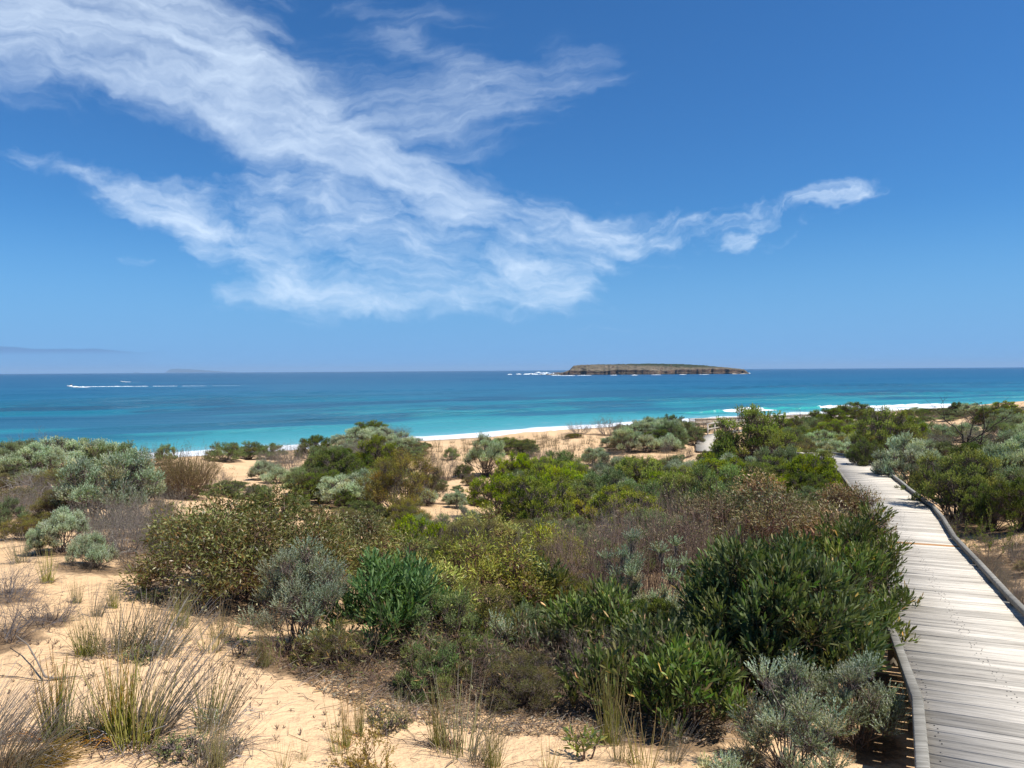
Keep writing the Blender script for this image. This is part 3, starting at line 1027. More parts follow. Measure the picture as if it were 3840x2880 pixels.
# the orange plank sits about 13 m away
cand = [(abs(path_at(q)[1] - 12.95), q) for q in planks]
s_new = min(cand)[1]
nails = MB(); extra = MB()
count = 0
for i, q in enumerate(planks):
    p, t, r = frame_at(q)
    up = np.cross(r, t)
    jit = rng.uniform(-.004, .004)
    M = np.c_[r, t, up]
    c = p + up * (-0.019 + rng.uniform(-.003, .003)) + t * jit + r * rng.uniform(-.012, .012)
    if count < 300:
        me = plank_new if q == s_new else rng.choice(plank_meshes)
        o = bpy.data.objects.new('plank', me)
        MM = Matrix([list(M[0]), list(M[1]), list(M[2])])
        tilt = Matrix.Rotation(rng.uniform(-.006, .006), 3, 'Z') @ Matrix.Rotation(rng.uniform(-.012, .012), 3, 'X')
        flip = Matrix.Rotation(math.pi * rng.choice([0, 1]), 3, 'Z')
        o.matrix_local = Matrix.Translation(Vector(c - ORG)) @ (MM @ tilt @ flip).to_4x4()
        lk(o, bwk)
        if q == s_new: o['label'] = 'newer orange-brown plank among the grey ones'
        count += 1
    else:
        extra.box(c - ORG, (HALF * 2, .141, .038), M, .006)
    if p[1] < 22:
        for x in (-.60, -.04, .02, .60):
            for y in (-.032, .032):
                if rng.random() < .25: continue
                cc = p + r * (x + rng.uniform(-.025, .025)) + t * (y + jit + rng.uniform(-.01, .01)) + up * (.0015) - ORG
                nails.box(cc, (.008, .008, .003), M)
o = extra.build('plank', M_PLANK, bwk); o['kind'] = 'stuff'
o = nails.build('nail_heads', M_DARK, bwk); o['kind'] = 'stuff'

# kerb timbers in lengths, laid on short packers
for side in (-1, 1):
    q = 0.9
    L = 2.35
    while q < _seg[-1] - 1:
        q2 = min(q + (L if path_at(q)[1] < 14 or path_at(q)[1] > 32 else 1.55), _seg[-1] - .3)
        if path_at(q)[1] > 40: break
        a, t, r = frame_at(q); b, t2, r2 = frame_at(q2)
        up = np.cross(r, t)
        hh = 0.050
        A = a + r * side * (HALF - .01) + up * hh - ORG; B = b + r2 * side * (HALF - .01) + up * hh - ORG
        d = (B - A) / np.linalg.norm(B - A)
        jl = r * rng.uniform(-.008, .008) + up * rng.uniform(-.003, .004)
        MB().beam(A + d * .008 + jl, B - d * .010 + jl + r * rng.uniform(-.006, .006), .070, .062, up, .008).build('kerb_timber', M_KERB, bwk)
        m = MB()
        for f in (.06, .5, .94):
            c = A * (1 - f) + B * f - up * .0405
            m.box(c, (.16, .06, .017), np.c_[d, np.cross(up, d), up])
        m.build('kerb_packer', M_FRAME, bwk)
        q = q2
# stringers, bearers and posts under the deck
for x in (-.60, -.01, .60):
    q = 0.9
    while q < _seg[-1] - 1:
        q2 = min(q + 2.4, _seg[-1] - .3)
        a, t, r = frame_at(q); b, t2, r2 = frame_at(q2)
        MB().beam(a + r * x - np.array([0, 0, .105]) - ORG, b + r2 * x - np.array([0, 0, .105]) - ORG, .07, .13).build('stringer', M_FRAME, bwk)
        q = q2
q = 1.5
while q < _seg[-1] - 1:
    p, t, r = frame_at(q)
    gz = float(ground_z(np.array([p[0]]), np.array([p[1]]))[0])
    c = p - np.array([0, 0, .215]) - ORG
    MB().beam(c - r * .66, c + r * .66, .09, .088).build('bearer', M_FRAME, bwk)
    for x in (-.64, .64):
        top = p + r * x - np.array([0, 0, .262])
        bot = np.array([top[0], top[1], gz - .5])
        if top[2] - bot[2] > .15:
            MB().beam(bot - ORG, top - ORG, .10, .10, (t[0], t[1], 0)).build('stump', M_FRAME, bwk)
    q += 2.4


def railing(parent, org, pts, side, half, spacing, post_h=1.0, mid=True, name='rail', w=.30, slats=0):
    """pts: callable s->(p,t,r); pts list of s values for the posts"""
    prev = None
    for q in spacing:
        p, t, r = pts(q)
        b = p + r * side * half
        MB().beam(b - np.array([0, 0, .35]) - org, b + np.array([0, 0, post_h]) - org, .12, .12, (t[0], t[1], 0)).build('post', M_PLANK, parent)
        if prev is not None:
            A = prev + np.array([0, 0, post_h + .022]) - org; B = b + np.array([0, 0, post_h + .022]) - org
            MB().beam(A, B, w, .06).build('top_rail', M_PLANK, parent)
            if mid:
                MB().beam(prev + np.array([0, 0, post_h * .5]) - org, b + np.array([0, 0, post_h * .5]) - org, .045, .12).build('mid_rail', M_PLANK, parent)
        prev = b


st = float(np.interp(74.5, PC[:, 1], _seg))
for side in (-1, 1):
    q0 = st + (0 if side < 0 else .6)
    qs = [q for q in np.arange(q0, _seg[-1] - .5, 2.9)]
    railing(bwk, ORG, frame_at, side, HALF - .03, qs, 1.0)

# long raised walkway down to the beach
WA = np.array([pt(2596, 1568, 150)[0], 150.0, pt(2596, 1568, 150)[2] - 1.0])
WB = np.array([pt(4150, 1493, 226)[0], 226.0, pt(4150, 1493, 226)[2] - 1.0])
WM = np.array([pt(3300, 1541.5, 184)[0], 184.0, pt(3300, 1541.5, 184)[2] - 1.0])
wk = empty('beach_walkway', tuple(WA))
tag(wk, 'long raised timber walkway with slatted handrails crossing behind the scrub towards the right edge', 'walkway')


def wpath(q):
    tot = np.linalg.norm((WM - WA)[:2]); tot2 = np.linalg.norm((WB - WM)[:2])
    if q < tot:
        p = WA + (WM - WA) * q / tot; t = (WM - WA)
    else:
        p = WM + (WB - WM) * (q - tot) / tot2; t = (WB - WM)
    t = t / np.linalg.norm(t)
    r = np.array([t[1], -t[0], 0]); r /= np.linalg.norm(r)
    return p, t, r


WTOT = np.linalg.norm((WM - WA)[:2]) + np.linalg.norm((WB - WM)[:2])
deckm = MB(); q = 0.1
while q < WTOT - .1:
    p, t, r = wpath(q)
    deckm.box(p - WA, (1.7, .17, .04), np.c_[r, t, np.cross(r, t)])
    q += .2
o = deckm.build('plank', M_PLANK, wk); o['kind'] = 'stuff'
sl = MB()
for side in (-1, 1):
    qs = list(np.arange(0.0, WTOT - .2, 3.0))
    prev = None
    for q in qs:
        p, t, r = wpath(q); b = p + r * side * .82
        gz = float(ground_z(np.array([b[0]]), np.array([b[1]]))[0])
        MB().beam(np.array([b[0], b[1], min(gz - .3, b[2] - .6)]) - WA, b + np.array([0, 0, .80]) - WA, .11, .11, (t[0], t[1], 0)).build('post', M_KERB, wk)
        if prev is not None:
            for z, hh in ((.84, .10), (.60, .17), (.36, .17), (.13, .17)):
                MB().beam(prev + np.array([0, 0, z]) - WA, b + np.array([0, 0, z]) - WA, .05 if z < .8 else .42, hh).build('rail', M_PLANK, wk)
            MB().beam(prev + np.array([0, 0, -.22]) - WA, b + np.array([0, 0, -.22]) - WA, .08, .36).build('side_joist', M_FRAME, wk)
        prev = b
# ------------------------------------------------------------------ plants: building blocks
def unit(a):
    return a / (np.linalg.norm(a, axis=-1, keepdims=True) + 1e-9)


class Leaves:
    def __init__(self):
        self.V = []; self.F4 = []; self.F3 = []; self.C = []; self.n = 0

    def add(self, base, dirs, ln, wd, col, rng, shape='diamond', curl=0.0, side=None):
        """base, dirs (n,3); ln, wd scalars or (n,); col (n,3)"""
        n = len(base)
        if n == 0: return
        ln = np.broadcast_to(ln, (n,))[:, None]; wd = np.broadcast_to(wd, (n,))[:, None]
        dirs = unit(dirs)
        if side is None:
            side = rng.normal(size=(n, 3))
        side = unit(side - dirs * (side * dirs).sum(1, keepdims=True))
        nrm = np.cross(dirs, side)
        if shape == 'diamond':
            v = np.stack([base, base + dirs * ln * .45 + side * wd * .5 + nrm * ln * curl * .5, base + dirs * ln + nrm * ln * curl * 0,
                          base + dirs * ln * .45 - side * wd * .5 + nrm * ln * curl * .5], 1)
            k = self.n + np.arange(n)[:, None] * 4
            self.F4.append(k + np.arange(4)); m = 4
        else:
            fold = nrm * wd * .18
            tipd = nrm * ln * curl
            v = np.stack([base, base + dirs * ln * .35 + side * wd * .42 + fold, base + dirs * ln * .72 + side * wd * .5 + fold + tipd * .5,
                          base + dirs * ln + tipd, base + dirs * ln * .72 - side * wd * .5 + fold + tipd * .5, base + dirs * ln * .35 - side * wd * .42 + fold,
                          base + dirs * ln * .5 + tipd * .3], 1)
            k = self.n + np.arange(n)[:, None] * 7
            self.F4.append(np.concatenate([k + np.array([0, 1, 2, 6]), k + np.array([6, 2, 3, 4]), k + np.array([0, 6, 4, 5])]))
            m = 7
        self.V.append(v.reshape(-1, 3)); self.n += n * m
        self.C.append(np.repeat(np.asarray(col, dtype=float), m, axis=0))

    def mesh(self, name, mat):
        if self.n == 0: return None
        return mesh_np(name, np.concatenate(self.V), [np.concatenate(self.F4)], mat, col=np.concatenate(self.C))


class Tubes:
    def __init__(self, k=3):
        self.V = []; self.F = []; self.C = []; self.n = 0; self.k = k

    def add(self, A, B, ra, rb, col, nrm=None):
        n = len(A)
        if n == 0: return
        d = unit(B - A)
        ref = np.where(np.abs(d[:, 2:3]) > .9, np.array([[1., 0, 0]]), np.array([[0., 0, 1.]]))
        s = unit(np.cross(d, ref)); t = np.cross(d, s)
        k = self.k
        ra = np.broadcast_to(ra, (n,))[:, None]; rb = np.broadcast_to(rb, (n,))[:, None]
        rings = []
        for P, r in ((A, ra), (B, rb)):
            for i in range(k):
                a = 2 * math.pi * i / k
                rings.append(P + (s * math.cos(a) + t * math.sin(a)) * r)
        v = np.stack(rings, 1)
        b = self.n + np.arange(n)[:, None] * 2 * k
        for i in range(k):
            j = (i + 1) % k
            self.F.append(b + np.array([i, j, k + j, k + i]))
        self.V.append(v.reshape(-1, 3)); self.n += n * 2 * k
        self.C.append(np.repeat(np.broadcast_to(np.asarray(col, float), (n, 3)), 2 * k, axis=0))

    def mesh(self, name, mat):
        if self.n == 0: return None
        return mesh_np(name, np.concatenate(self.V), [np.concatenate(self.F)], mat, col=np.concatenate(self.C), smooth=False)


def pick(rng, n, cols, w):
    """random choice of colours with a small spread"""
    cols = np.array(cols, float); w = np.array(w, float)
    i = rng.choice(len(cols), n, p=w / w.sum())
    return cols[i] * rng.uniform(.78, 1.25, (n, 1)) * rng.uniform(.94, 1.06, (n, 3))


def grow(rng, tubes, starts, dirs, length, r0, levels, kids, spread, shrink, col, bend=.25, up=.0, seg=3, col2=None):
    """branching twigs; returns tip positions and directions"""
    P = np.asarray(starts, float); D = unit(np.asarray(dirs, float)); n = len(P)
    L = np.full(n, length) * rng.uniform(.75, 1.2, n); Rr = np.full(n, r0)
    tips = None
    for lv in range(levels):
        p = P; d = D; r = Rr
        pts = [p]; ds = [d]
        for s_ in range(seg):
            d = unit(d + rng.normal(size=d.shape) * bend + np.array([0, 0, up]))
            q = p + d * (L / seg)[:, None]
            c = np.asarray(col, float) if col2 is None or lv < levels - 1 else np.asarray(col2, float)
            cc = c * rng.uniform(.7, 1.3, (len(p), 1))
            tubes.add(p, q, r * (1 - .5 * s_ / seg), r * (1 - .5 * (s_ + 1) / seg), cc)
            p = q; pts.append(p); ds.append(d)
        if lv == levels - 1:
            return pts[-1], ds[-1], pts[-2]
        k = kids[lv] if isinstance(kids, (list, tuple)) else kids
        nP = []; nD = []; nL = []; nR = []
        for j in range(k):
            f = rng.integers(1 if j else seg, seg + 1, len(p)) if j else np.full(len(p), seg)
            allp = np.stack(pts, 0); alld = np.stack(ds, 0)
            idx = np.arange(len(p))
            bp = allp[f, idx]; bd = alld[f, idx]
            nd = unit(bd + rng.normal(size=bd.shape) * spread)
            nP.append(bp); nD.append(nd); nL.append(L * shrink * rng.uniform(.7, 1.25, len(p))); nR.append(r * .52)
        P = np.concatenate(nP); D = np.concatenate(nD); L = np.concatenate(nL); Rr = np.concatenate(nR)


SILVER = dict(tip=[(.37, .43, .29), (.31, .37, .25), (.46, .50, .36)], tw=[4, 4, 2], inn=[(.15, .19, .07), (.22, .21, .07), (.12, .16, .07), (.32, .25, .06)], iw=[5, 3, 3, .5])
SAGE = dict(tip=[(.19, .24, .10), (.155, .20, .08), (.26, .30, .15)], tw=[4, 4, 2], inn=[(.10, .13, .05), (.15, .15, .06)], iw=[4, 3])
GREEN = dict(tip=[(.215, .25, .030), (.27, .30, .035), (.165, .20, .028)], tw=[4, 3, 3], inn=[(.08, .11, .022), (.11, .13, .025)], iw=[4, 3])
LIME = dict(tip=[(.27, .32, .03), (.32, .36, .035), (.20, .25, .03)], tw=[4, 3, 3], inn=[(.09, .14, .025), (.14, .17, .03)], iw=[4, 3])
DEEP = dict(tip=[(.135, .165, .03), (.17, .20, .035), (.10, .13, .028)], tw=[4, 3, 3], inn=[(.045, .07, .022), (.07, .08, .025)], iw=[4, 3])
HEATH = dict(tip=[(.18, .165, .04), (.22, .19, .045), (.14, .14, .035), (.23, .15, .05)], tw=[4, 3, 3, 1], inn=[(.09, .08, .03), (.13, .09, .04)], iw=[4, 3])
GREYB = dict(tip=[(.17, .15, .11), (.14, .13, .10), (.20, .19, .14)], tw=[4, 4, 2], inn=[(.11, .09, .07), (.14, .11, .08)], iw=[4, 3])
STEM = (.15, .115, .095)


def shrub(seed, W, H, pal, n_lobe=14, r_lobe=(.17, .27), sprig=.12, leaf=(.035, .011), per=8, dens=1.0, base_clear=.12, upw=.9, ang=.65,
          flat=1.0, stem_vis=1.0, mat=None, shape='diamond', stemcol=STEM, thick=.014, lowcut=-.35, innerfrac=.18):
    """a rounded coastal shrub: leafy sprigs over many lobes carried on forking stems"""
    rng = np.random.default_rng(seed)
    # lobes spread over an uneven dome
    cs = []; rs = []
    tries = 0
    while len(cs) < n_lobe and tries < 4000:
        tries += 1
        a = rng.uniform(0, 2 * math.pi); rho = math.sqrt(rng.uniform(0, 1))
        r = rng.uniform(*r_lobe) * W * .5 * 1.25
        x = math.cos(a) * rho * (W * .5 - r * .8); y = math.sin(a) * rho * (W * .5 - r * .8)
        zt = (H - r * .75) * math.sqrt(max(0, 1 - (rho * .95) ** 3.2)) * rng.uniform(.58, 1.12)
        z = max(base_clear * H + r * .35, zt)
        if rng.random() < .25: z *= rng.uniform(.55, .85)
        c = np.array([x, y, z])
        if all(np.linalg.norm((c - q) * np.array([1, 1, 1.2])) > .62 * (r + s_) * (.8 if n_lobe < 36 else 1.05) for q, s_ in zip(cs, rs)):
            cs.append(c); rs.append(r)
    cs = np.array(cs); rs = np.array(rs)
    tint = rng.uniform(.74, 1.28, (len(cs), 1)) * (1 + rng.normal(size=(len(cs), 3)) * np.array([.05, .025, .04]))
    dry = rng.random(len(cs)) < .07
    tint[dry] = tint[dry] * np.array([1.18, .98, .9])
    P = []; D = []; K = []
    for i in range(len(cs)):
        n = int(dens * 4 * math.pi * (rs[i] ** 2) * 520)
        d = unit(rng.normal(size=(n, 3)))
        d = d[d[:, 2] > lowcut]
        rad = rs[i] * np.where(rng.random(len(d)) < innerfrac, rng.uniform(.35, .8, len(d)), rng.uniform(.82, 1.0, len(d)))
        lump = 1 + .22 * np.sin(d[:, 0] * 7 + i) * np.sin(d[:, 1] * 6 + 2 * i) * np.sin(d[:, 2] * 7)
        p = cs[i] + d * (rad * lump)[:, None] * np.array([1, 1, .82 * flat])
        keep = np.ones(len(p), bool)
        for j in range(len(cs)):
            if j != i:
                keep &= np.linalg.norm((p - cs[j]) / np.array([1, 1, .82 * flat]), axis=1) > rs[j] * .78
        keep &= p[:, 2] > .02
        P.append(p[keep]); D.append(unit(d[keep] * 1.0 + np.array([0, 0, upw]) + rng.normal(size=(keep.sum(), 3)) * .25)); K.append(np.full(keep.sum(), i))
    P = np.concatenate(P); D = np.concatenate(D); K = np.concatenate(K)
    n = len(P)
    SL = sprig * rng.uniform(.7, 1.3, n)
    lv = Leaves()
    ref = unit(rng.normal(size=(n, 3)))
    s1 = unit(np.cross(D, ref)); s2 = np.cross(D, s1)
    for k in range(per):
        t = (k + rng.uniform(0, 1, n)) / per
        a = k * 2.4 + rng.uniform(0, 1.0, n)
        rad = s1 * np.cos(a)[:, None] + s2 * np.sin(a)[:, None]
        sp = ang * (1 - .45 * t)[:, None]
        base = P + D * ((t - .35) * SL)[:, None]
        dr = D * np.cos(sp) + rad * np.sin(sp)
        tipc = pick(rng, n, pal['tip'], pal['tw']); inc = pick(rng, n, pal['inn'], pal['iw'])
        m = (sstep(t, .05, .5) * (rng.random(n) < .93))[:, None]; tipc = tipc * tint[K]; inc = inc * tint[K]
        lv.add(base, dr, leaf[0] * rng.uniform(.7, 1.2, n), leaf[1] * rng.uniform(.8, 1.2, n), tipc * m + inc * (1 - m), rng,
               shape=shape, side=np.cross(dr, rad) + rng.normal(size=(n, 3)) * .35, curl=rng.uniform(-.08, .12))
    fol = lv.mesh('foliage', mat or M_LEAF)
    tb = Tubes(3)
    root = np.zeros(3)
    for i in range(len(cs)):
        st_ = np.array([rng.normal() * .05 * W, rng.normal() * .05 * W, -.06])
        e = cs[i]; mid1 = st_ * .6 + e * .4 + np.array([rng.normal() * .04, rng.normal() * .04, .05 * H]) * W
        pts = [st_, st_ * .75 + mid1 * .25 + rng.normal(size=3) * .02 * W, mid1, mid1 * .5 + e * .5 + rng.normal(size=3) * .03 * W, e]
        rr = thick * np.array([1, .85, .65, .5, .35])
        for a in range(4):
            tb.add(np.array([pts[a]]), np.array([pts[a + 1]]), rr[a], rr[a + 1], np.array([stemcol]) * rng.uniform(.7, 1.3))
        idx = np.where(K == i)[0]
        idx = rng.permutation(idx)[:int(22 * stem_vis) + 4]
        if len(idx):
            hub = cs[i] * .82 + mid1 * .18 + rng.normal(size=(len(idx), 3)) * .03 * W
            tip = P[idx]
            md = (hub + tip) / 2 + rng.normal(size=(len(idx), 3)) * .02 * W
            c = np.array(stemcol) * rng.uniform(.6, 1.4, (len(idx), 1))
            tb.add(hub, md, thick * .32, thick * .24, c); tb.add(md, tip, thick * .24, thick * .12, c)
    stm = tb.mesh('stems', M_WOOD)
    return [('foliage', fol), ('stems', stm)]


def twig_shrub(seed, W, H, n0=16, levels=4, kids=3, col=(.16, .125, .105), col2=None, up=.10, bend=.12, spread=.35, r0=.008, outward=.6, leaves=None, lf=(.03, .008), shrink=.62):
    rng = np.random.default_rng(seed)
    tb = Tubes(3)
    a = rng.uniform(0, 2 * math.pi, n0); q = np.sqrt(rng.uniform(0, 1, n0))
    st_ = np.c_[np.cos(a) * q * W * .16, np.sin(a) * q * W * .16, np.full(n0, -.05)]
    d = np.c_[np.cos(a) * q * outward, np.sin(a) * q * outward, np.ones(n0)]
    tot = sum(shrink ** k for k in range(levels))
    tips, td, tb0 = grow(rng, tb, st_, d, H * 1.12 / tot * 1.1, r0, levels, kids, spread, shrink, col, bend, up, 3, col2)
    out = [('stems', tb.mesh('stems', M_WOOD))]
    if leaves:
        lv = Leaves(); m = len(tips)
        for k in range(leaves['per']):
            base = tips - td * (rng.uniform(0, 1, m) * leaves.get('back', .12))[:, None]
            dr = unit(td + rng.normal(size=td.shape) * leaves.get('sp', .6))
            keep = rng.random(m) < leaves.get('frac', 1.0)
            lv.add(base[keep], dr[keep], lf[0] * rng.uniform(.7, 1.3, keep.sum()), lf[1], pick(rng, keep.sum(), leaves['cols'], leaves['w']), rng, curl=.05,
                   shape=leaves.get('shape', 'diamond'))
        out.insert(0, ('foliage', lv.mesh('foliage', leaves.get('mat', M_LEAF))))
    return out


def sedge(seed, n=70, H=.6, spread=.10, lean=(0, 0), fan=.22, base=(.16, .17, .035), mid=(.20, .17, .06), tip=(.24, .14, .07), r=.0022, droop=.05, green=.3):
    """a tuft of stiff round stems"""
    rng = np.random.default_rng(seed)
    tb = Tubes(3)
    a = rng.uniform(0, 2 * math.pi, n); q = np.sqrt(rng.uniform(0, 1, n))
    p = np.c_[np.cos(a) * q * spread, np.sin(a) * q * spread, np.full(n, -.03)]
    d = unit(np.c_[np.cos(a) * q * fan + rng.normal(size=n) * fan * .5 + lean[0], np.sin(a) * q * fan + rng.normal(size=n) * fan * .5 + lean[1], np.ones(n)])
    L = H * rng.uniform(.45, 1.1, n)
    cb = np.array(base) * rng.uniform(.7, 1.3, (n, 1)); ct = np.where(rng.random((n, 1)) < green, np.array([base]), np.array([tip])) * rng.uniform(.7, 1.3, (n, 1))
    cm = np.array(mid) * rng.uniform(.7, 1.3, (n, 1))
    for k in range(4):
        t0 = k / 4; t1 = (k + 1) / 4
        q_ = p + d * (L / 4)[:, None]
        c = cb * (1 - t0) + (cm if k < 2 else ct) * t0
        tb.add(p, q_, r * (1.1 - .75 * t0), r * (1.1 - .75 * t1), c)
        p = q_
        d = unit(d + np.array([lean[0], lean[1], 0]) * .25 + rng.normal(size=(n, 3)) * .05 - np.array([0, 0, droop]))
    m = n // 3           # fallen and broken stems round the foot
    a = rng.uniform(0, 6.283, m)
    p = np.c_[np.cos(a) * spread * .8, np.sin(a) * spread * .8, np.full(m, .01)]
    d = unit(np.c_[np.cos(a), np.sin(a), rng.uniform(.1, 1.0, m)])
    c = np.array(tip) * rng.uniform(.6, 1.3, (m, 1))
    q_ = p + d * (H * rng.uniform(.12, .3, m))[:, None]
    tb.add(p, q_, r, r * .8, c)
    d2 = unit(d + np.c_[rng.normal(size=(m, 2)) * .5, -rng.uniform(.4, 1.1, m)])
    e_ = q_ + d2 * (H * rng.uniform(.1, .25, m))[:, None]
    e_[:, 2] = np.maximum(e_[:, 2], .01)
    tb.add(q_, e_, r * .8, r * .4, c)
    return [('stems', tb.mesh('stems', M_DRY))]


def dead_branches(seed, W, H, n0=5, r0=.02, col=(.26, .23, .20), flat=True, levels=4, kids=(3, 3, 3), up=-.02):
    rng = np.random.default_rng(seed)
    tb = Tubes(4)
    a = rng.uniform(0, 2 * math.pi, n0)
    st_ = np.c_[rng.normal(size=n0) * .06 * W, rng.normal(size=n0) * .06 * W, rng.uniform(0, .05, n0)]
    d = np.c_[np.cos(a), np.sin(a), rng.uniform(.15, .7, n0) if flat else rng.uniform(.8, 1.8, n0)]
    L = (W * .5 if flat else H) / 1.9
    grow(rng, tb, st_, d, L, r0, levels, list(kids), .55, .66, col, .22, up, 4)
    return [('branches', tb.mesh('branches', M_WOOD))]


# ------------------------------------------------------------------ plants: the kinds in this place
PR = {}


def reg(key, variants, W, H):
    PR[key] = (variants, W, H)


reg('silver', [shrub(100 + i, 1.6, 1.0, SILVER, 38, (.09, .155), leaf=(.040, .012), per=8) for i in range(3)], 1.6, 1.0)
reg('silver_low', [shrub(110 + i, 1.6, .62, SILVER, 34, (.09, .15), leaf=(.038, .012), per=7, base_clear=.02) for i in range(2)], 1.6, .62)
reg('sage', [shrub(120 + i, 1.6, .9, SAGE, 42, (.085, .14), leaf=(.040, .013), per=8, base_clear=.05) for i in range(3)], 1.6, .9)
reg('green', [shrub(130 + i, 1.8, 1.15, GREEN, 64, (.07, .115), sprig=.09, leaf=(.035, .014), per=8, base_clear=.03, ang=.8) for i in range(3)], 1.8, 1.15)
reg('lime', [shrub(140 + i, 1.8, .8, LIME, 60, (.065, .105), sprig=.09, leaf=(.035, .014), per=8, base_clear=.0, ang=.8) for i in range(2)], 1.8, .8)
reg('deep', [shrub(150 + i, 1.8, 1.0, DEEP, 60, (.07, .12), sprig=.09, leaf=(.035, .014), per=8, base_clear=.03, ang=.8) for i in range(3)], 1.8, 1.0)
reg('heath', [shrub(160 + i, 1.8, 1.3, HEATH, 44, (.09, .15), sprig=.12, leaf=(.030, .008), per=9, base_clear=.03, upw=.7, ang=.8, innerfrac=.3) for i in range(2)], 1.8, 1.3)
reg('grey', [twig_shrub(170 + i, 1.5, .8, 46, 4, 3, (.20, .165, .145), None, .10, .14, .42, .006, .95,
                        dict(per=3, cols=[(.22, .19, .14), (.17, .15, .11), (.17, .18, .10)], w=[4, 3, 2], sp=.8, back=.1), (.022, .006)) for i in range(3)], 1.5, .8)
reg('broom', [twig_shrub(180 + i, 1.6, 1.2, 190, 3, 4, (.19, .13, .09), (.20, .15, .06), .07, .10, .26, .006, 1.15,
                         dict(per=5, cols=[(.19, .15, .05), (.16, .15, .045), (.21, .13, .05)], w=[4, 3, 2], sp=.5, back=.16), (.035, .008), .6) for i in range(2)], 1.6, 1.2)
reg('tuft', [sedge(190 + i, 42, .5, .22, (0.08, 0.0), .30, (.17, .14, .06), (.20, .15, .09), (.22, .16, .11), .0042) for i in range(4)], .8, .5)
reg('dead', [dead_branches(200 + i, 2.0, .9, 8, .022) for i in range(2)], 2.0, .9)
reg('dead_tree', [dead_branches(205, 2.0, 1.5, 7, .035, (.085, .07, .06), False, 5, (3, 3, 3, 2), -.03)], 2.2, 1.5)
reg('creeper', [shrub(210 + i, 1.6, .28, DEEP if i else HEATH, 26, (.09, .14), sprig=.07, leaf=(.03, .012), per=6, base_clear=0, flat=.7) for i in range(2)], 1.6, .28)
reg('sparse', [twig_shrub(216 + i, .8, .9, 5, 4, 3, (.14, .10, .07), None, .12, .16, .45, .008, .5,
                          dict(per=8, cols=[(.16, .20, .03), (.20, .22, .04), (.12, .17, .03)], w=[4, 2, 3], sp=.7, back=.14), (.03, .010)) for i in range(2)], .8, .9)
reg('white', [shrub(220, 1.0, .7, dict(tip=[(.5, .48, .42), (.42, .40, .35)], tw=[1, 1], inn=[(.34, .31, .27)], iw=[1]), 12, leaf=(.03, .006), per=6)], 1.0, .7)

_cnt = {}
PLACED = []   # x, y, radius, litter amount


def put_at(key, x, y, z, w, h, label, cat='shrub', group=None, name=None, rz=None, var=None, lit=1.0):
    vs, W0, H0 = PR[key]
    k = _cnt.get(key, 0); _cnt[key] = k + 1
    v = vs[k % len(vs)] if var is None else vs[var]
    rr = (k * 2.399) % 6.283 if rz is None else rz
    o = empty(name or {'silver': 'silver_bush', 'silver_low': 'silver_bush', 'white': 'dead_bush', 'sage': 'sage_bush', 'green': 'evergreen_shrub', 'deep': 'evergreen_shrub', 'lime': 'evergreen_shrub', 'heath': 'heath_shrub', 'sparse': 'sapling', 'tuft': 'grass_tuft', 'dead': 'dead_branches', 'dead_tree': 'dead_shrub', 'creeper': 'creeping_plant', 'grey': 'twiggy_shrub', 'broom': 'broom_shrub'}.get(key, 'shrub'),
              (x, y, z), rr, (w / W0, w / W0, h / H0))
    tag(o, label, cat, group)
    for nm, me in v:
        if me is not None:
            lk(bpy.data.objects.new(nm, me), o)
    PLACED.append((x, y, w * .5, lit))
    return o


def put(key, px, py, wpx, hpx, label, **kw):
    g = hit(px, py)
    if g is None: return None
    s_ = g[1] / F_PX
    return put_at(key, g[0], g[1], g[2] - .03, wpx * s_ * 1.16, hpx * s_ * 1.10, label, **kw)
# ------------------------------------------------------------------ plants: the near ones, built at their own size
MALLEE = dict(tip=[(.18, .18, .06), (.125, .135, .045), (.28, .27, .13), (.22, .13, .05), (.52, .46, .32)], tw=[4, 4, 2.2, 1.2, .35], inn=[(.10, .09, .035), (.17, .10, .04)], iw=[3, 2])
MALLEEB = dict(tip=[(.16, .14, .055), (.20, .15, .07), (.27, .24, .12), (.25, .145, .07), (.55, .45, .31)], tw=[4, 3, 2, 2, .5], inn=[(.08, .055, .035), (.14, .08, .045)], iw=[3, 2])
ACACIA = dict(tip=[(.34, .33, .045), (.23, .245, .045), (.43, .40, .09), (.27, .18, .05), (.46, .43, .24)], tw=[4, 4, 2, 1, .5], inn=[(.15, .12, .035), (.20, .12, .045)], iw=[3, 2])
WATTLE = dict(tip=[(.105, .13, .04), (.14, .165, .055), (.22, .245, .10), (.10, .17, .035), (.60, .38, .19)], tw=[5, 5, 2.5, 1.2, .3], inn=[(.045, .07, .03), (.12, .09, .05)], iw=[4, 1])
WATTLE_L = dict(tip=[(.12, .16, .075), (.15, .19, .09), (.09, .13, .06), (.50, .30, .14)], tw=[4, 4, 2, .6], inn=[(.08, .10, .04), (.14, .10, .05)], iw=[3, 1])
BRIGHT = dict(tip=[(.11, .19, .05), (.16, .25, .08), (.08, .15, .04)], tw=[4, 3, 3], inn=[(.05, .11, .025), (.08, .12, .03)], iw=[3, 1])
LIMEY = dict(tip=[(.20, .27, .05), (.32, .36, .09), (.14, .20, .04)], tw=[3, 2, 3], inn=[(.09, .12, .03), (.14, .12, .04)], iw=[2, 1])
FINE = dict(leaf=(.021, .0062), per=15, sprig=.10, ang=.55, innerfrac=.22)

HERO = {}


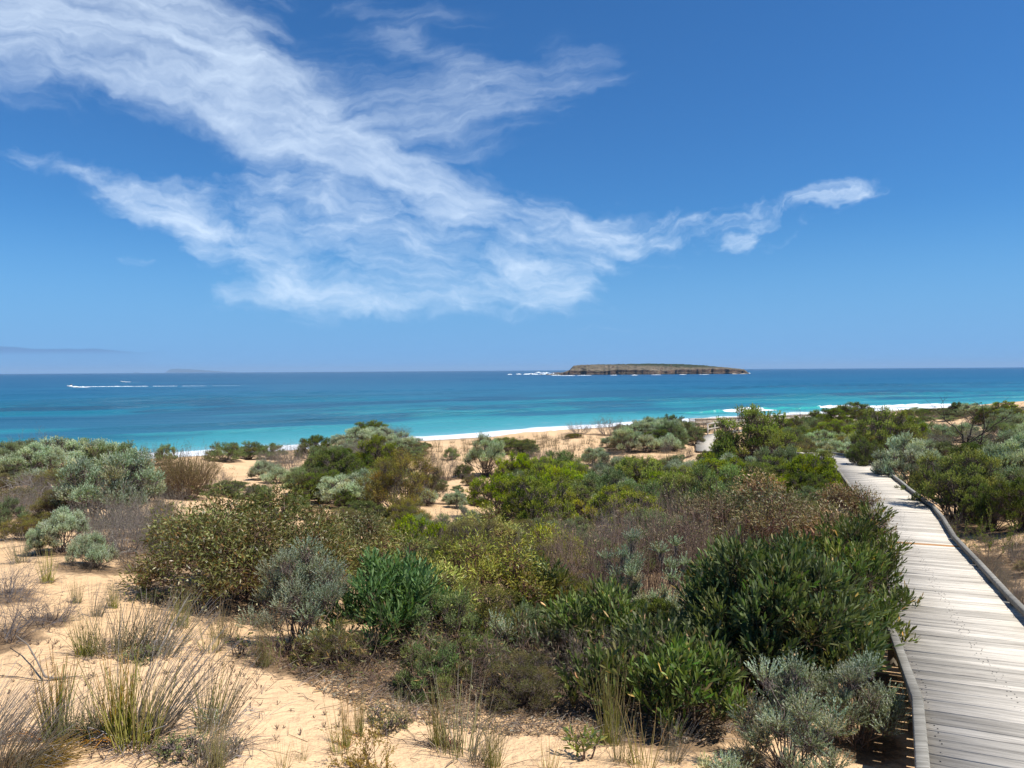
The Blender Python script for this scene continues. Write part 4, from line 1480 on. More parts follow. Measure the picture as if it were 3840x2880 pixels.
def hero(key, px, py, wpx, hpx, label, build, cat='shrub', name='shrub', leaf_parts=0, rz=0.0, dz=-.03, lit=1.0):
    """build(seed, W, H) at the plant's real size, standing where the view ray meets the ground"""
    g = hit(px, py)
    s_ = g[1] / F_PX
    W, H = wpx * s_, hpx * s_
    parts = build(W, H)
    o = empty(name, (g[0], g[1], g[2] + dz), rz)
    tag(o, label, cat)
    for nm, me in parts:
        if me is not None:
            c = lk(bpy.data.objects.new(nm, me), o)
    PLACED.append((g[0], g[1], W * .5, lit))
    return o


def flowers(obj, n, seed, W, H, col=(.72, .68, .55)):
    rng = np.random.default_rng(seed)
    lv = Leaves()
    d = unit(rng.normal(size=(n, 3))); d[:, 2] = np.abs(d[:, 2]) * .8; d[:, 1] -= .4; d = unit(d)
    c = d * np.array([W * .46, W * .46, H * .92]) * rng.uniform(.86, 1.0, (n, 1))
    c = np.maximum(c, [-9, -9, .15])
    for k in range(16):
        dr = unit(rng.normal(size=(n, 3)))
        lv.add(c, dr, .017, .005, pick(rng, n, [col, (.62, .58, .40)], [2, 1]), rng)
    o = lk(bpy.data.objects.new('flowers', lv.mesh('flowers', M_LEAF)), obj)
    o['kind'] = 'stuff'


# the big olive gum-leaved mass left of centre
b = hero('m1', 930, 2255, 850, 390, 'largest dark olive bush, flecked with cream flowers, at the edge of the sand slope',
         lambda W, H: shrub(301, W, H, MALLEE, 34, (.14, .21), sprig=.20, leaf=(.058, .0145), per=6, dens=.42, base_clear=0, upw=.1, ang=1.25, innerfrac=.3, stemcol=(.20, .13, .09)))
flowers(b, 90, 3, 2.55, 1.25)
b = hero('m2', 1340, 2140, 420, 240, 'smaller olive gum-leaved bush on the right shoulder of the largest olive bush',
         lambda W, H: shrub(302, W, H, MALLEE, 20, (.17, .25), sprig=.20, leaf=(.058, .0145), per=6, dens=.42, base_clear=0, upw=.1, ang=1.25, innerfrac=.3, stemcol=(.20, .13, .09)))
flowers(b, 20, 4, 1.4, .9)
hero('m3', 720, 2075, 330, 165, 'olive bush behind the left end of the largest olive bush, below the brown broom bush',
     lambda W, H: shrub(303, W, H, MALLEE, 16, (.18, .26), sprig=.18, leaf=(.058, .0145), per=6, dens=.42, base_clear=0, upw=.1, ang=1.25, innerfrac=.3))
# yellow-olive wattles in the centre
for i, (px, py, w, h, lb) in enumerate([
        (1500, 2330, 420, 300, 'yellow-olive wattle just right of the largest olive bush and above the bright green leathery bush'),
        (1840, 2330, 520, 320, 'broad yellow-olive wattle in the middle of the view, left of the bare purple-brown twigs'),
        (1660, 2420, 420, 270, 'lowest yellow-olive wattle, between the bright green leathery bush and the pale grey silver sprigs'),
        (1830, 2110, 300, 210, 'rounded yellow-olive wattle pressed against the foot of the big bright green bush'),
        (2060, 2140, 280, 170, 'olive wattle between the yellow-olive bushes and the bare purple-brown twigs'),
        (1480, 2080, 200, 110, 'low olive wattle at the foot of the brown-olive heath bush')]):
    hero('a%d' % i, px, py, w, h, lb, lambda W, H, i=i: shrub(310 + i, W, H, ACACIA, [20, 24, 20, 16, 16, 12][i], (.15, .22), sprig=.17, leaf=(.052, .0115), per=7, dens=[.5, .45, .55, .6, .6, .7][i], base_clear=0, upw=.3, ang=1.1, innerfrac=.3, stemcol=(.17, .10, .07)))
# brown-leaved gum mass left of the boardwalk
for i, (px, py, w, h, lb) in enumerate([
        (2870, 2140, 640, 330, 'large brown-olive gum-leaved bush behind the dark leathery wattle, left of the boardwalk bend'),
        (3185, 2130, 330, 300, 'brown-olive bush leaning over the left edge of the boardwalk with stray leafy shoots'),
        (2560, 2110, 380, 250, 'thin brown-leaved bush mixed into the bare purple-brown twigs')]):
    hero('b%d' % i, px, py, w, h, lb, lambda W, H, i=i: shrub(320 + i, W, H, MALLEEB, [28, 18, 16][i], (.15, .22), sprig=.2, leaf=(.06, .0155), per=6, dens=[.42, .6, .3][i], base_clear=.0, upw=.35, ang=1.1, innerfrac=.35, stemcol=(.19, .10, .08), stem_vis=2.5))
# bare purple-brown twigs
for i, (px, py, w, h, lb) in enumerate([
        (2200, 2300, 340, 320, 'left part of the bare purple-brown twiggy thicket, above the small roundleaf creeper'),
        (2430, 2290, 380, 380, 'tallest bare purple-brown twiggy shrub in the middle of the thicket'),
        (2660, 2300, 340, 370, 'bare purple-brown twiggy shrub touching the dark leathery wattle'),
        (2350, 2130, 300, 190, 'grey-mauve bare twiggy shrub behind the purple-brown thicket, beside the big bright green bush')]):
    hero('t%d' % i, px, py, w, h, lb, lambda W, H, i=i: twig_shrub(330 + i, W, H, 70, 4, 3, (.24, .165, .125) if i < 3 else (.24, .205, .185), None, .13, .11, .25, .0052, .75,
         dict(per=1, cols=[(.22, .15, .09), (.34, .27, .17), (.12, .12, .06)], w=[3, 1.2, 2], sp=.7, back=.1, frac=.35), (.045, .011), .66), name='twiggy_shrub')


def wattle(seed, W, H, pal, nl, dens=.42, leaf=(.082, .0175), up=1.0):
    return shrub(seed, W, H, pal, nl, (.11, .19), sprig=.20, leaf=leaf, per=8, dens=dens, base_clear=.0, upw=up, ang=.6, innerfrac=.35,
                 mat=M_GLOSS, shape='blade', stemcol=(.12, .085, .06), thick=.011, stem_vis=1.5)


wb = None
for i, (px, py, w, h, lb, pal, nl, dn) in enumerate([
        (2900, 2600, 760, 520, 'large dark green bush of long leathery leaves filling the space left of the boardwalk', WATTLE, 44, .40),
        (3190, 2370, 440, 430, 'dark leathery-leaved bush behind the largest one, half hiding the boardwalk edge', WATTLE, 22, .42),
        (3180, 2520, 400, 430, 'dark leathery bush nearest the left kerb of the boardwalk, its shoots reaching over the planks', WATTLE, 24, .42),
        (2530, 2600, 480, 260, 'low dark leathery bush spreading left from the foot of the largest one', WATTLE, 24, .40),
        (2580, 2730, 420, 300, 'dark leathery bush lowest in the foreground, touching the grey-green corner bush', WATTLE, 22, .40),
        (2270, 2680, 330, 230, 'small dark leathery bush at the front of the thicket above the tall rush clump', WATTLE, 14, .36),
        (2030, 2330, 330, 220, 'dark leathery undergrowth left of the pale silver tufts', WATTLE, 14, .42),
        (2740, 2340, 330, 290, 'dark leathery bush with pale orange shoot tips in front of the purple-brown twigs', WATTLE, 16, .45),
        (2240, 2480, 460, 250, 'low dark leathery bush in the centre, under the pale forked dead branch', WATTLE, 16, .42),
        (1990, 2500, 190, 260, 'upright pale grey-green leathery shoots tipped with orange, standing alone above the twig litter', WATTLE_L, 8, .30),
        (1440, 2450, 480, 330, 'bright green leathery bush right beside the near silver bush', BRIGHT, 17, .5),
        (900, 2460, 90, 90, 'little bright green plant at the sand edge left of the near silver bush', BRIGHT, 6, .6),
        (2300, 2470, 130, 170, 'small glossy green shoot clump beside the yellow-green roundleaf creeper', BRIGHT, 7, .5)]):
    o = hero('w%d' % i, px, py, w, h, lb, lambda W, H: wattle(340 + i, W, H, pal, int(nl * 1.6), dn * .95, leaf=(.082, .0175) if w > 200 else (.06, .014)), name='shrub')
    if i == 0: wb = o
# the nearest leathery leaves of the big bush, one by one
rng_l = np.random.default_rng(77)
leaf_me = []
for cc in ((.09, .12, .04), (.12, .155, .055), (.08, .14, .03), (.18, .21, .09)):
    l_ = Leaves(); l_.add(np.zeros((1, 3)), np.array([[0, 0, 1.]]), .088, .019, np.array([cc]), rng_l, shape='blade', curl=.08, side=np.array([[1., 0, 0]]))
    leaf_me.append(l_.mesh('leaf', M_GLOSS))
fo = [c for c in wb.children if c.name.startswith('foliage')][0]
vv = np.empty(len(fo.data.vertices) * 3, dtype=np.float32); fo.data.vertices.foreach_get('co', vv); vv = vv.reshape(-1, 7, 3)
ctr = vv[:, 0]; wx = ctr + np.array(wb.location)
camd = np.linalg.norm(wx - np.array([0, 0, CAM_Z]), axis=1)
score = camd - ctr[:, 2] * .8 + rng_l.uniform(0, .5, len(camd))
for j in np.argsort(score)[:300]:
    ax = vv[j, 3] - vv[j, 0]
    q = Vector(ax + np.array([0, -.01, .03])).to_track_quat('Z', 'X')
    lo = bpy.data.objects.new('leaf', leaf_me[int(rng_l.integers(0, 4))])
    lo.location = Vector(ctr[j] + np.array([rng_l.normal() * .01, -.02, .015])); lo.rotation_mode = 'QUATERNION'; lo.rotation_quaternion = q
    lk(lo, wb)

# roundleaf creepers and small fillers in the centre
for i, (px, py, w, h, lb) in enumerate([
        (2150, 2440, 190, 210, 'yellow-green small-leaved creeper climbing the twigs in the centre foreground'),
        (2210, 2500, 130, 110, 'lime-green leafy sprig low among brown twigs, right of the pale orange-tipped shoots'),
        (2000, 2380, 200, 90, 'light green shrub strip under the grey dead twigs in the centre')]):
    hero('l%d' % i, px, py, w, h, lb, lambda W, H, i=i: shrub(360 + i, W, H, LIMEY, 9, (.22, .34), sprig=.1, leaf=(.022, .016), per=7, dens=.7, base_clear=0, ang=1.1))
# near silver bushes, finely leaved
for i, (px, py, w, h, lb, nl) in enumerate([
        (1130, 2450, 440, 390, 'round silver-green bush in the centre-left foreground, standing out from the dark olive bush', 34),
        (2340, 2430, 250, 400, 'pale silver tuft poking above the dark leathery leaves, left of its twin', 20),
        (2510, 2440, 180, 400, 'second pale silver tuft poking above the dark leathery leaves, nearer the boardwalk', 16),
        (3215, 2790, 380, 350, 'silver bush whose sprigs hang over the left kerb of the boardwalk', 30),
        (2960, 2930, 440, 440, 'grey-green bush in the bottom right corner beside the boardwalk, with a few yellow sprigs', 38),
        (2700, 2960, 240, 130, 'low silver shrub cut off by the bottom edge, left of the bottom right corner bush', 8),
        (1880, 2480, 140, 170, 'pale grey silver sprigs half hidden behind brown twigs in the centre foreground', 7),
        (780, 2720, 90, 70, 'tiny silver plant on the sand among the leaning grey rushes', 5)]):
    hero('s%d' % i, px, py, w, h, lb, lambda W, H, i=i, nl=nl: shrub(370 + i, W, H, SILVER, nl, (.11, .18) if nl > 12 else (.18, .27), dens=[1.35, 2.2, 2.4, 1.9, 1.5, 2.0, 1.5, 2.2][i], base_clear=.2 if i in (0, 3, 4) else 0, thick=.008, stem_vis=2.2, stemcol=(.17, .135, .11), **FINE))
# brown tangle of twigs under the bushes
for i, (px, py, w, h) in enumerate([(1330, 2520, 330, 200), (1560, 2580, 380, 270), (1800, 2600, 340, 250), (2060, 2620, 380, 230), (2330, 2620, 380, 250), (2580, 2660, 340, 240),
                                    (1700, 2470, 300, 190), (2120, 2500, 300, 200), (1110, 2490, 380, 190), (2450, 2520, 300, 220), (2760, 2740, 260, 160)]):
    where = ['below the near silver bush', 'right of the sand edge in the centre-left', 'over the orange leaf litter', 'in the centre foreground', 'in front of the largest leathery bush',
             'at the lower left corner of the largest leathery bush', 'under the bright green leathery bush', 'under the orange-tipped shoots', 'in the shade of the near silver bush', 'under the silver tufts',
             'beside the grey-green corner bush'][i]
    hero('u%d' % i, px, py, w, h, 'leafless brown twig tangle ' + where, lambda W, H, i=i: twig_shrub(390 + i, W, H * 1.08, 20, 4, 3, (.18, .125, .092), None, .04, .22, .5, .0048, 1.1,
         dict(per=2, cols=[(.26, .17, .08), (.16, .17, .06), (.22, .20, .12)], w=[2, 2, 1], sp=.8, back=.1, frac=.3), (.045, .011), .66), name='twiggy_shrub')
# heath clump at the bottom, rosette and red plant
hero('h0', 1390, 2905, 190, 185, 'orange-tan heath plant at the bottom edge left of centre', lambda W, H: twig_shrub(410, W, H, 12, 4, 3, (.20, .13, .05), None, .12, .14, .4, .004, .9,
     dict(per=7, cols=[(.30, .20, .04), (.24, .19, .05), (.20, .12, .04)], w=[3, 3, 2], sp=.5, back=.06), (.016, .006)))
hero('h1', 90, 2870, 330, 60, 'orange-tipped tuft fanning right from under the grey rushes in the bottom left corner', lambda W, H: sedge(411, 170, .34, .10, (1.1, .1), .5, (.22, .14, .04), (.30, .20, .06), (.36, .22, .07), .0028), name='grass_tuft', cat='grass tuft')
hero('h2', 2190, 2845, 150, 110, 'yellow-green broad-leaved rosette on the sand at the bottom edge', lambda W, H: shrub(412, W, H, dict(tip=[(.22, .27, .06), (.34, .34, .08), (.12, .17, .06)], tw=[3, 2, 1], inn=[(.2, .2, .06)], iw=[1]), 5, (.25, .35), sprig=.08, leaf=(.06, .016), per=7, dens=.35, base_clear=0, ang=1.1, shape='blade', mat=M_GLOSS), name='rosette_plant', cat='plant', lit=.3)
hero('h3', 1680, 2800, 90, 50, 'small dusky red succulent plant on the sand bank below the rushes', lambda W, H: shrub(413, W, H, dict(tip=[(.30, .10, .09), (.36, .17, .14), (.20, .10, .07)], tw=[1, 1, 1], inn=[(.2, .1, .07)], iw=[1]), 5, (.3, .4), sprig=.04, leaf=(.014, .006), per=9, dens=3, base_clear=0, ang=.8), name='succulent_plant', cat='plant', lit=.5)
for i, (px, py, w, h, lb) in enumerate([(1440, 2730, 230, 90, 'low green leafy mat on the sand edge right of the brown twigs'), (310, 2760, 260, 80, 'green mat around the foot of the upright orange-tipped rushes'),
                                        (700, 2840, 260, 90, 'green and grey ground mat beneath the leaning rushes at the bottom'), (520, 2480, 170, 60, 'wispy green mat on the sand between the tall rushes'),
                                        (560, 2260, 150, 50, 'little green mat on the upper sand slope'), (880, 2840, 120, 90, 'small yellow-green tuft plant beside the ground mat at the bottom')]):
    hero('c%d' % i, px, py, w, h, lb, lambda W, H, i=i: shrub(420 + i, W, H, dict(tip=[(.12, .16, .05), (.17, .20, .06), (.16, .12, .05)], tw=[3, 2, 1], inn=[(.10, .09, .04)], iw=[1]), 9, (.16, .26), sprig=.05, leaf=(.016, .006), per=8, dens=1.3, base_clear=0, ang=.9), name='creeping_plant', cat='plant', lit=.5)

# ------------------------------------------------------------------ rushes on the sand slope
RB = [sedge(500, 60, .55, .08, (.03, 0), .20, (.26, .26, .06), (.30, .26, .10), (.33, .24, .14), .0030),
      sedge(501, 42, .55, .11, (.10, 0), .28, (.25, .23, .09), (.31, .26, .16), (.34, .29, .24), .0028),
      sedge(502, 70, .55, .06, (.0, 0), .13, (.25, .27, .05), (.34, .27, .08), (.48, .22, .07), .0032),
      sedge(503, 26, .55, .09, (.0, 0), .28, (.27, .26, .07), (.33, .26, .12), (.35, .24, .13), .0032),
      sedge(504, 66, .60, .08, (.26, .04), .28, (.24, .22, .12), (.32, .28, .22), (.38, .34, .31), .0022),
      sedge(505, 90, .65, .09, (.36, .05), .30, (.24, .20, .13), (.32, .28, .24), (.38, .34, .32), .0023)]
_ru = [  # x, base y, height, width factor, kind, label
    (205, 2770, 300, 1.0, 2, 'upright rush clump with orange tips, left of the tallest rushes'),
    (262, 2775, 250, 1.1, 1, 'thin open rush clump just right of the orange-tipped one'),
    (385, 2765, 210, .9, 1, 'short rush clump leaning over the green mat near the bottom left'),
    (445, 2775, 300, .9, 2, 'dense upright green-footed rush clump, tallest near the bottom left'),
    (505, 2800, 330, 1.2, 0, 'dark olive rush clump at the foot of the big leaning grey rushes'),
    (540, 2760, 370, 1.0, 5, 'biggest grey rush fan leaning right, in the lower left foreground'),
    (400, 2700, 240, 1.0, 3, 'sparse rush clump behind the dense green-footed one'),
    (318, 2460, 160, 1.0, 0, 'rush clump alone on the bright sand, left of the long row'),
    (352, 2455, 140, 1.3, 1, 'greyish rush clump touching the lone one on the bright sand'),
    (440, 2450, 200, 1.3, 1, 'first thin tall rush clump of the middle row on the sand'),
    (500, 2440, 190, 1.3, 4, 'leaning grey rush clump in the middle of the sand slope'),
    (560, 2420, 200, 1.2, 1, 'thin tall rush clump in the middle row, right of the leaning grey one'),
    (610, 2460, 220, 1.2, 4, 'leaning grey rush clump near the right end of the middle row'),
    (286, 2262, 90, .9, 0, 'small green rush clump high on the sand slope at left'),
    (362, 2312, 130, .8, 4, 'short rush clump leaning right beside a fallen dark twig'),
    (425, 2280, 100, .9, 0, 'small upright rush clump on the upper sand slope'),
    (178, 2185, 130, .9, 0, 'rush clump below the small silver bush on thin stems'),
    (78, 2110, 130, .9, 1, 'brownish rush clump near the left edge by the fallen grey branches'),
    (540, 2215, 110, .9, 0, 'rush clump against the shaded left foot of the largest olive bush'),
    (680, 2350, 150, 1.0, 0, 'green rush clump against the largest olive bush'),
    (790, 2445, 190, .9, 3, 'tall thin rush clump at the sand edge left of the little bright green plant'),
    (830, 2390, 140, 1.1, 1, 'reddish-brown rush clump against the shade of the largest olive bush'),
    (870, 2410, 130, .9, 3, 'fine rush clump right of the reddish-brown one'),
    (700, 2405, 80, .8, 3, 'tiny rush clump on sand below the green one'),
    (985, 2500, 190, .7, 0, 'rush clump standing against the foot of the near silver bush'),
    (1020, 2490, 150, .7, 3, 'thin rush clump right of the one at the foot of the near silver bush'),
    (790, 2690, 230, 1.1, 3, 'upright rush clump between the two leaning grey fans'),
    (800, 2740, 300, 1.0, 4, 'second leaning grey rush fan, right of the biggest one'),
    (775, 2890, 200, 1.1, 5, 'grey rush fan at the bottom edge leaning towards the bare sand'),
    (815, 2900, 240, .6, 0, 'olive rush stalks at the bottom edge in front of the leaning fan'),
    (1275, 2825, 210, .7, 3, 'rush clump on the bank right of the bare sand'),
    (1300, 2800, 190, .5, 2, 'narrow yellow rush clump behind the orange-tan heath plant'),
    (1345, 2760, 160, .6, 2, 'short yellow rush clump on the bank above the orange-tan heath plant'),
    (1500, 2730, 170, .7, 1, 'greyish rush clump in front of the brown twig tangle'),
    (1645, 2800, 250, .7, 0, 'tall green rush clump left of the small dusky red plant'),
    (1720, 2830, 290, 1.0, 1, 'tall brown-topped rush clump above the small dusky red plant'),
    (1850, 2880, 190, .9, 0, 'dark rush clump at the bottom edge in the middle'),
    (1790, 2860, 170, 1.1, 4, 'silver-grey rush clump beside the dark one at the bottom edge'),
    (2060, 2890, 150, .9, 3, 'sparse rush stalks on bare sand at the bottom edge'),
    (2290, 2790, 290, .7, 0, 'tall rush clump in front of the largest leathery bush'),
    (2330, 2860, 220, .7, 1, 'straw-coloured rush clump right of the broad-leaved rosette'),
    (2410, 2880, 220, 1.0, 3, 'open rush clump at the bottom edge right of the rosette'),
    (2520, 2860, 170, .9, 4, 'thin leaning rush clump at the bottom, left of the corner bush'),
    (1130, 2850, 90, .9, 3, 'sparse short rush stalks on bare sand near the bottom'),
    (1060, 2880, 120, .9, 3, 'sparse rush stalks at the bottom edge left of the heath plant'),
    (20, 2890, 300, 1.1, 5, 'large dark grey rush fan filling the bottom left corner'),
    (-60, 2800, 260, 1.1, 5, 'grey rush fan entering from the left edge near the bottom'),
    (110, 2900, 200, 1.2, 4, 'short grey rush fan at the bottom left beside the orange-tipped tuft'),
]
for (px, py, h, wf, k, lb) in _ru:
    g = hit(px, py)
    s_ = g[1] / F_PX
    H = h * s_ * 1.15; sc = H / .55
    r_ = empty('rush_clump', (g[0], g[1], g[2] - .01), (px * .37) % 1.0 - .5 if k in (4, 5) else (px * .37) % 6.28, (sc * wf, sc * wf, sc))
    tag(r_, lb, 'rushes', 'rush clumps on the sand')
    for nm, me in RB[k]:
        o = lk(bpy.data.objects.new(nm, me), r_); o['kind'] = 'stuff'
    PLACED.append((g[0], g[1], .10, .42))

# grey twiggy bushes on the left edge of the slope
for i, (px, py, w, h, lb) in enumerate([
        (-10, 2400, 330, 240, 'grey leafless twiggy bush cut by the left edge, halfway down the sand slope'),
        (175, 2330, 200, 130, 'small dark grey twiggy bush on bare sand near the left edge'),
        (20, 2240, 260, 160, 'grey-brown twiggy bush at the left edge above the sand slope'),
        (330, 2130, 260, 90, 'low brown twiggy bush at the foot of the silver bush on thin stems'),
        (560, 2140, 260, 150, 'grey twiggy scrub in the shade between the sand slope and the largest olive bush')]):
    hero('g%d' % i, px, py, w, h, lb, lambda W, H, i=i: twig_shrub(430 + i, W, H, 34, 4, 3, (.19, .165, .155) if i < 3 else (.17, .14, .11), None, .03, .16, .4, .0042, 1.3), name='twiggy_shrub')

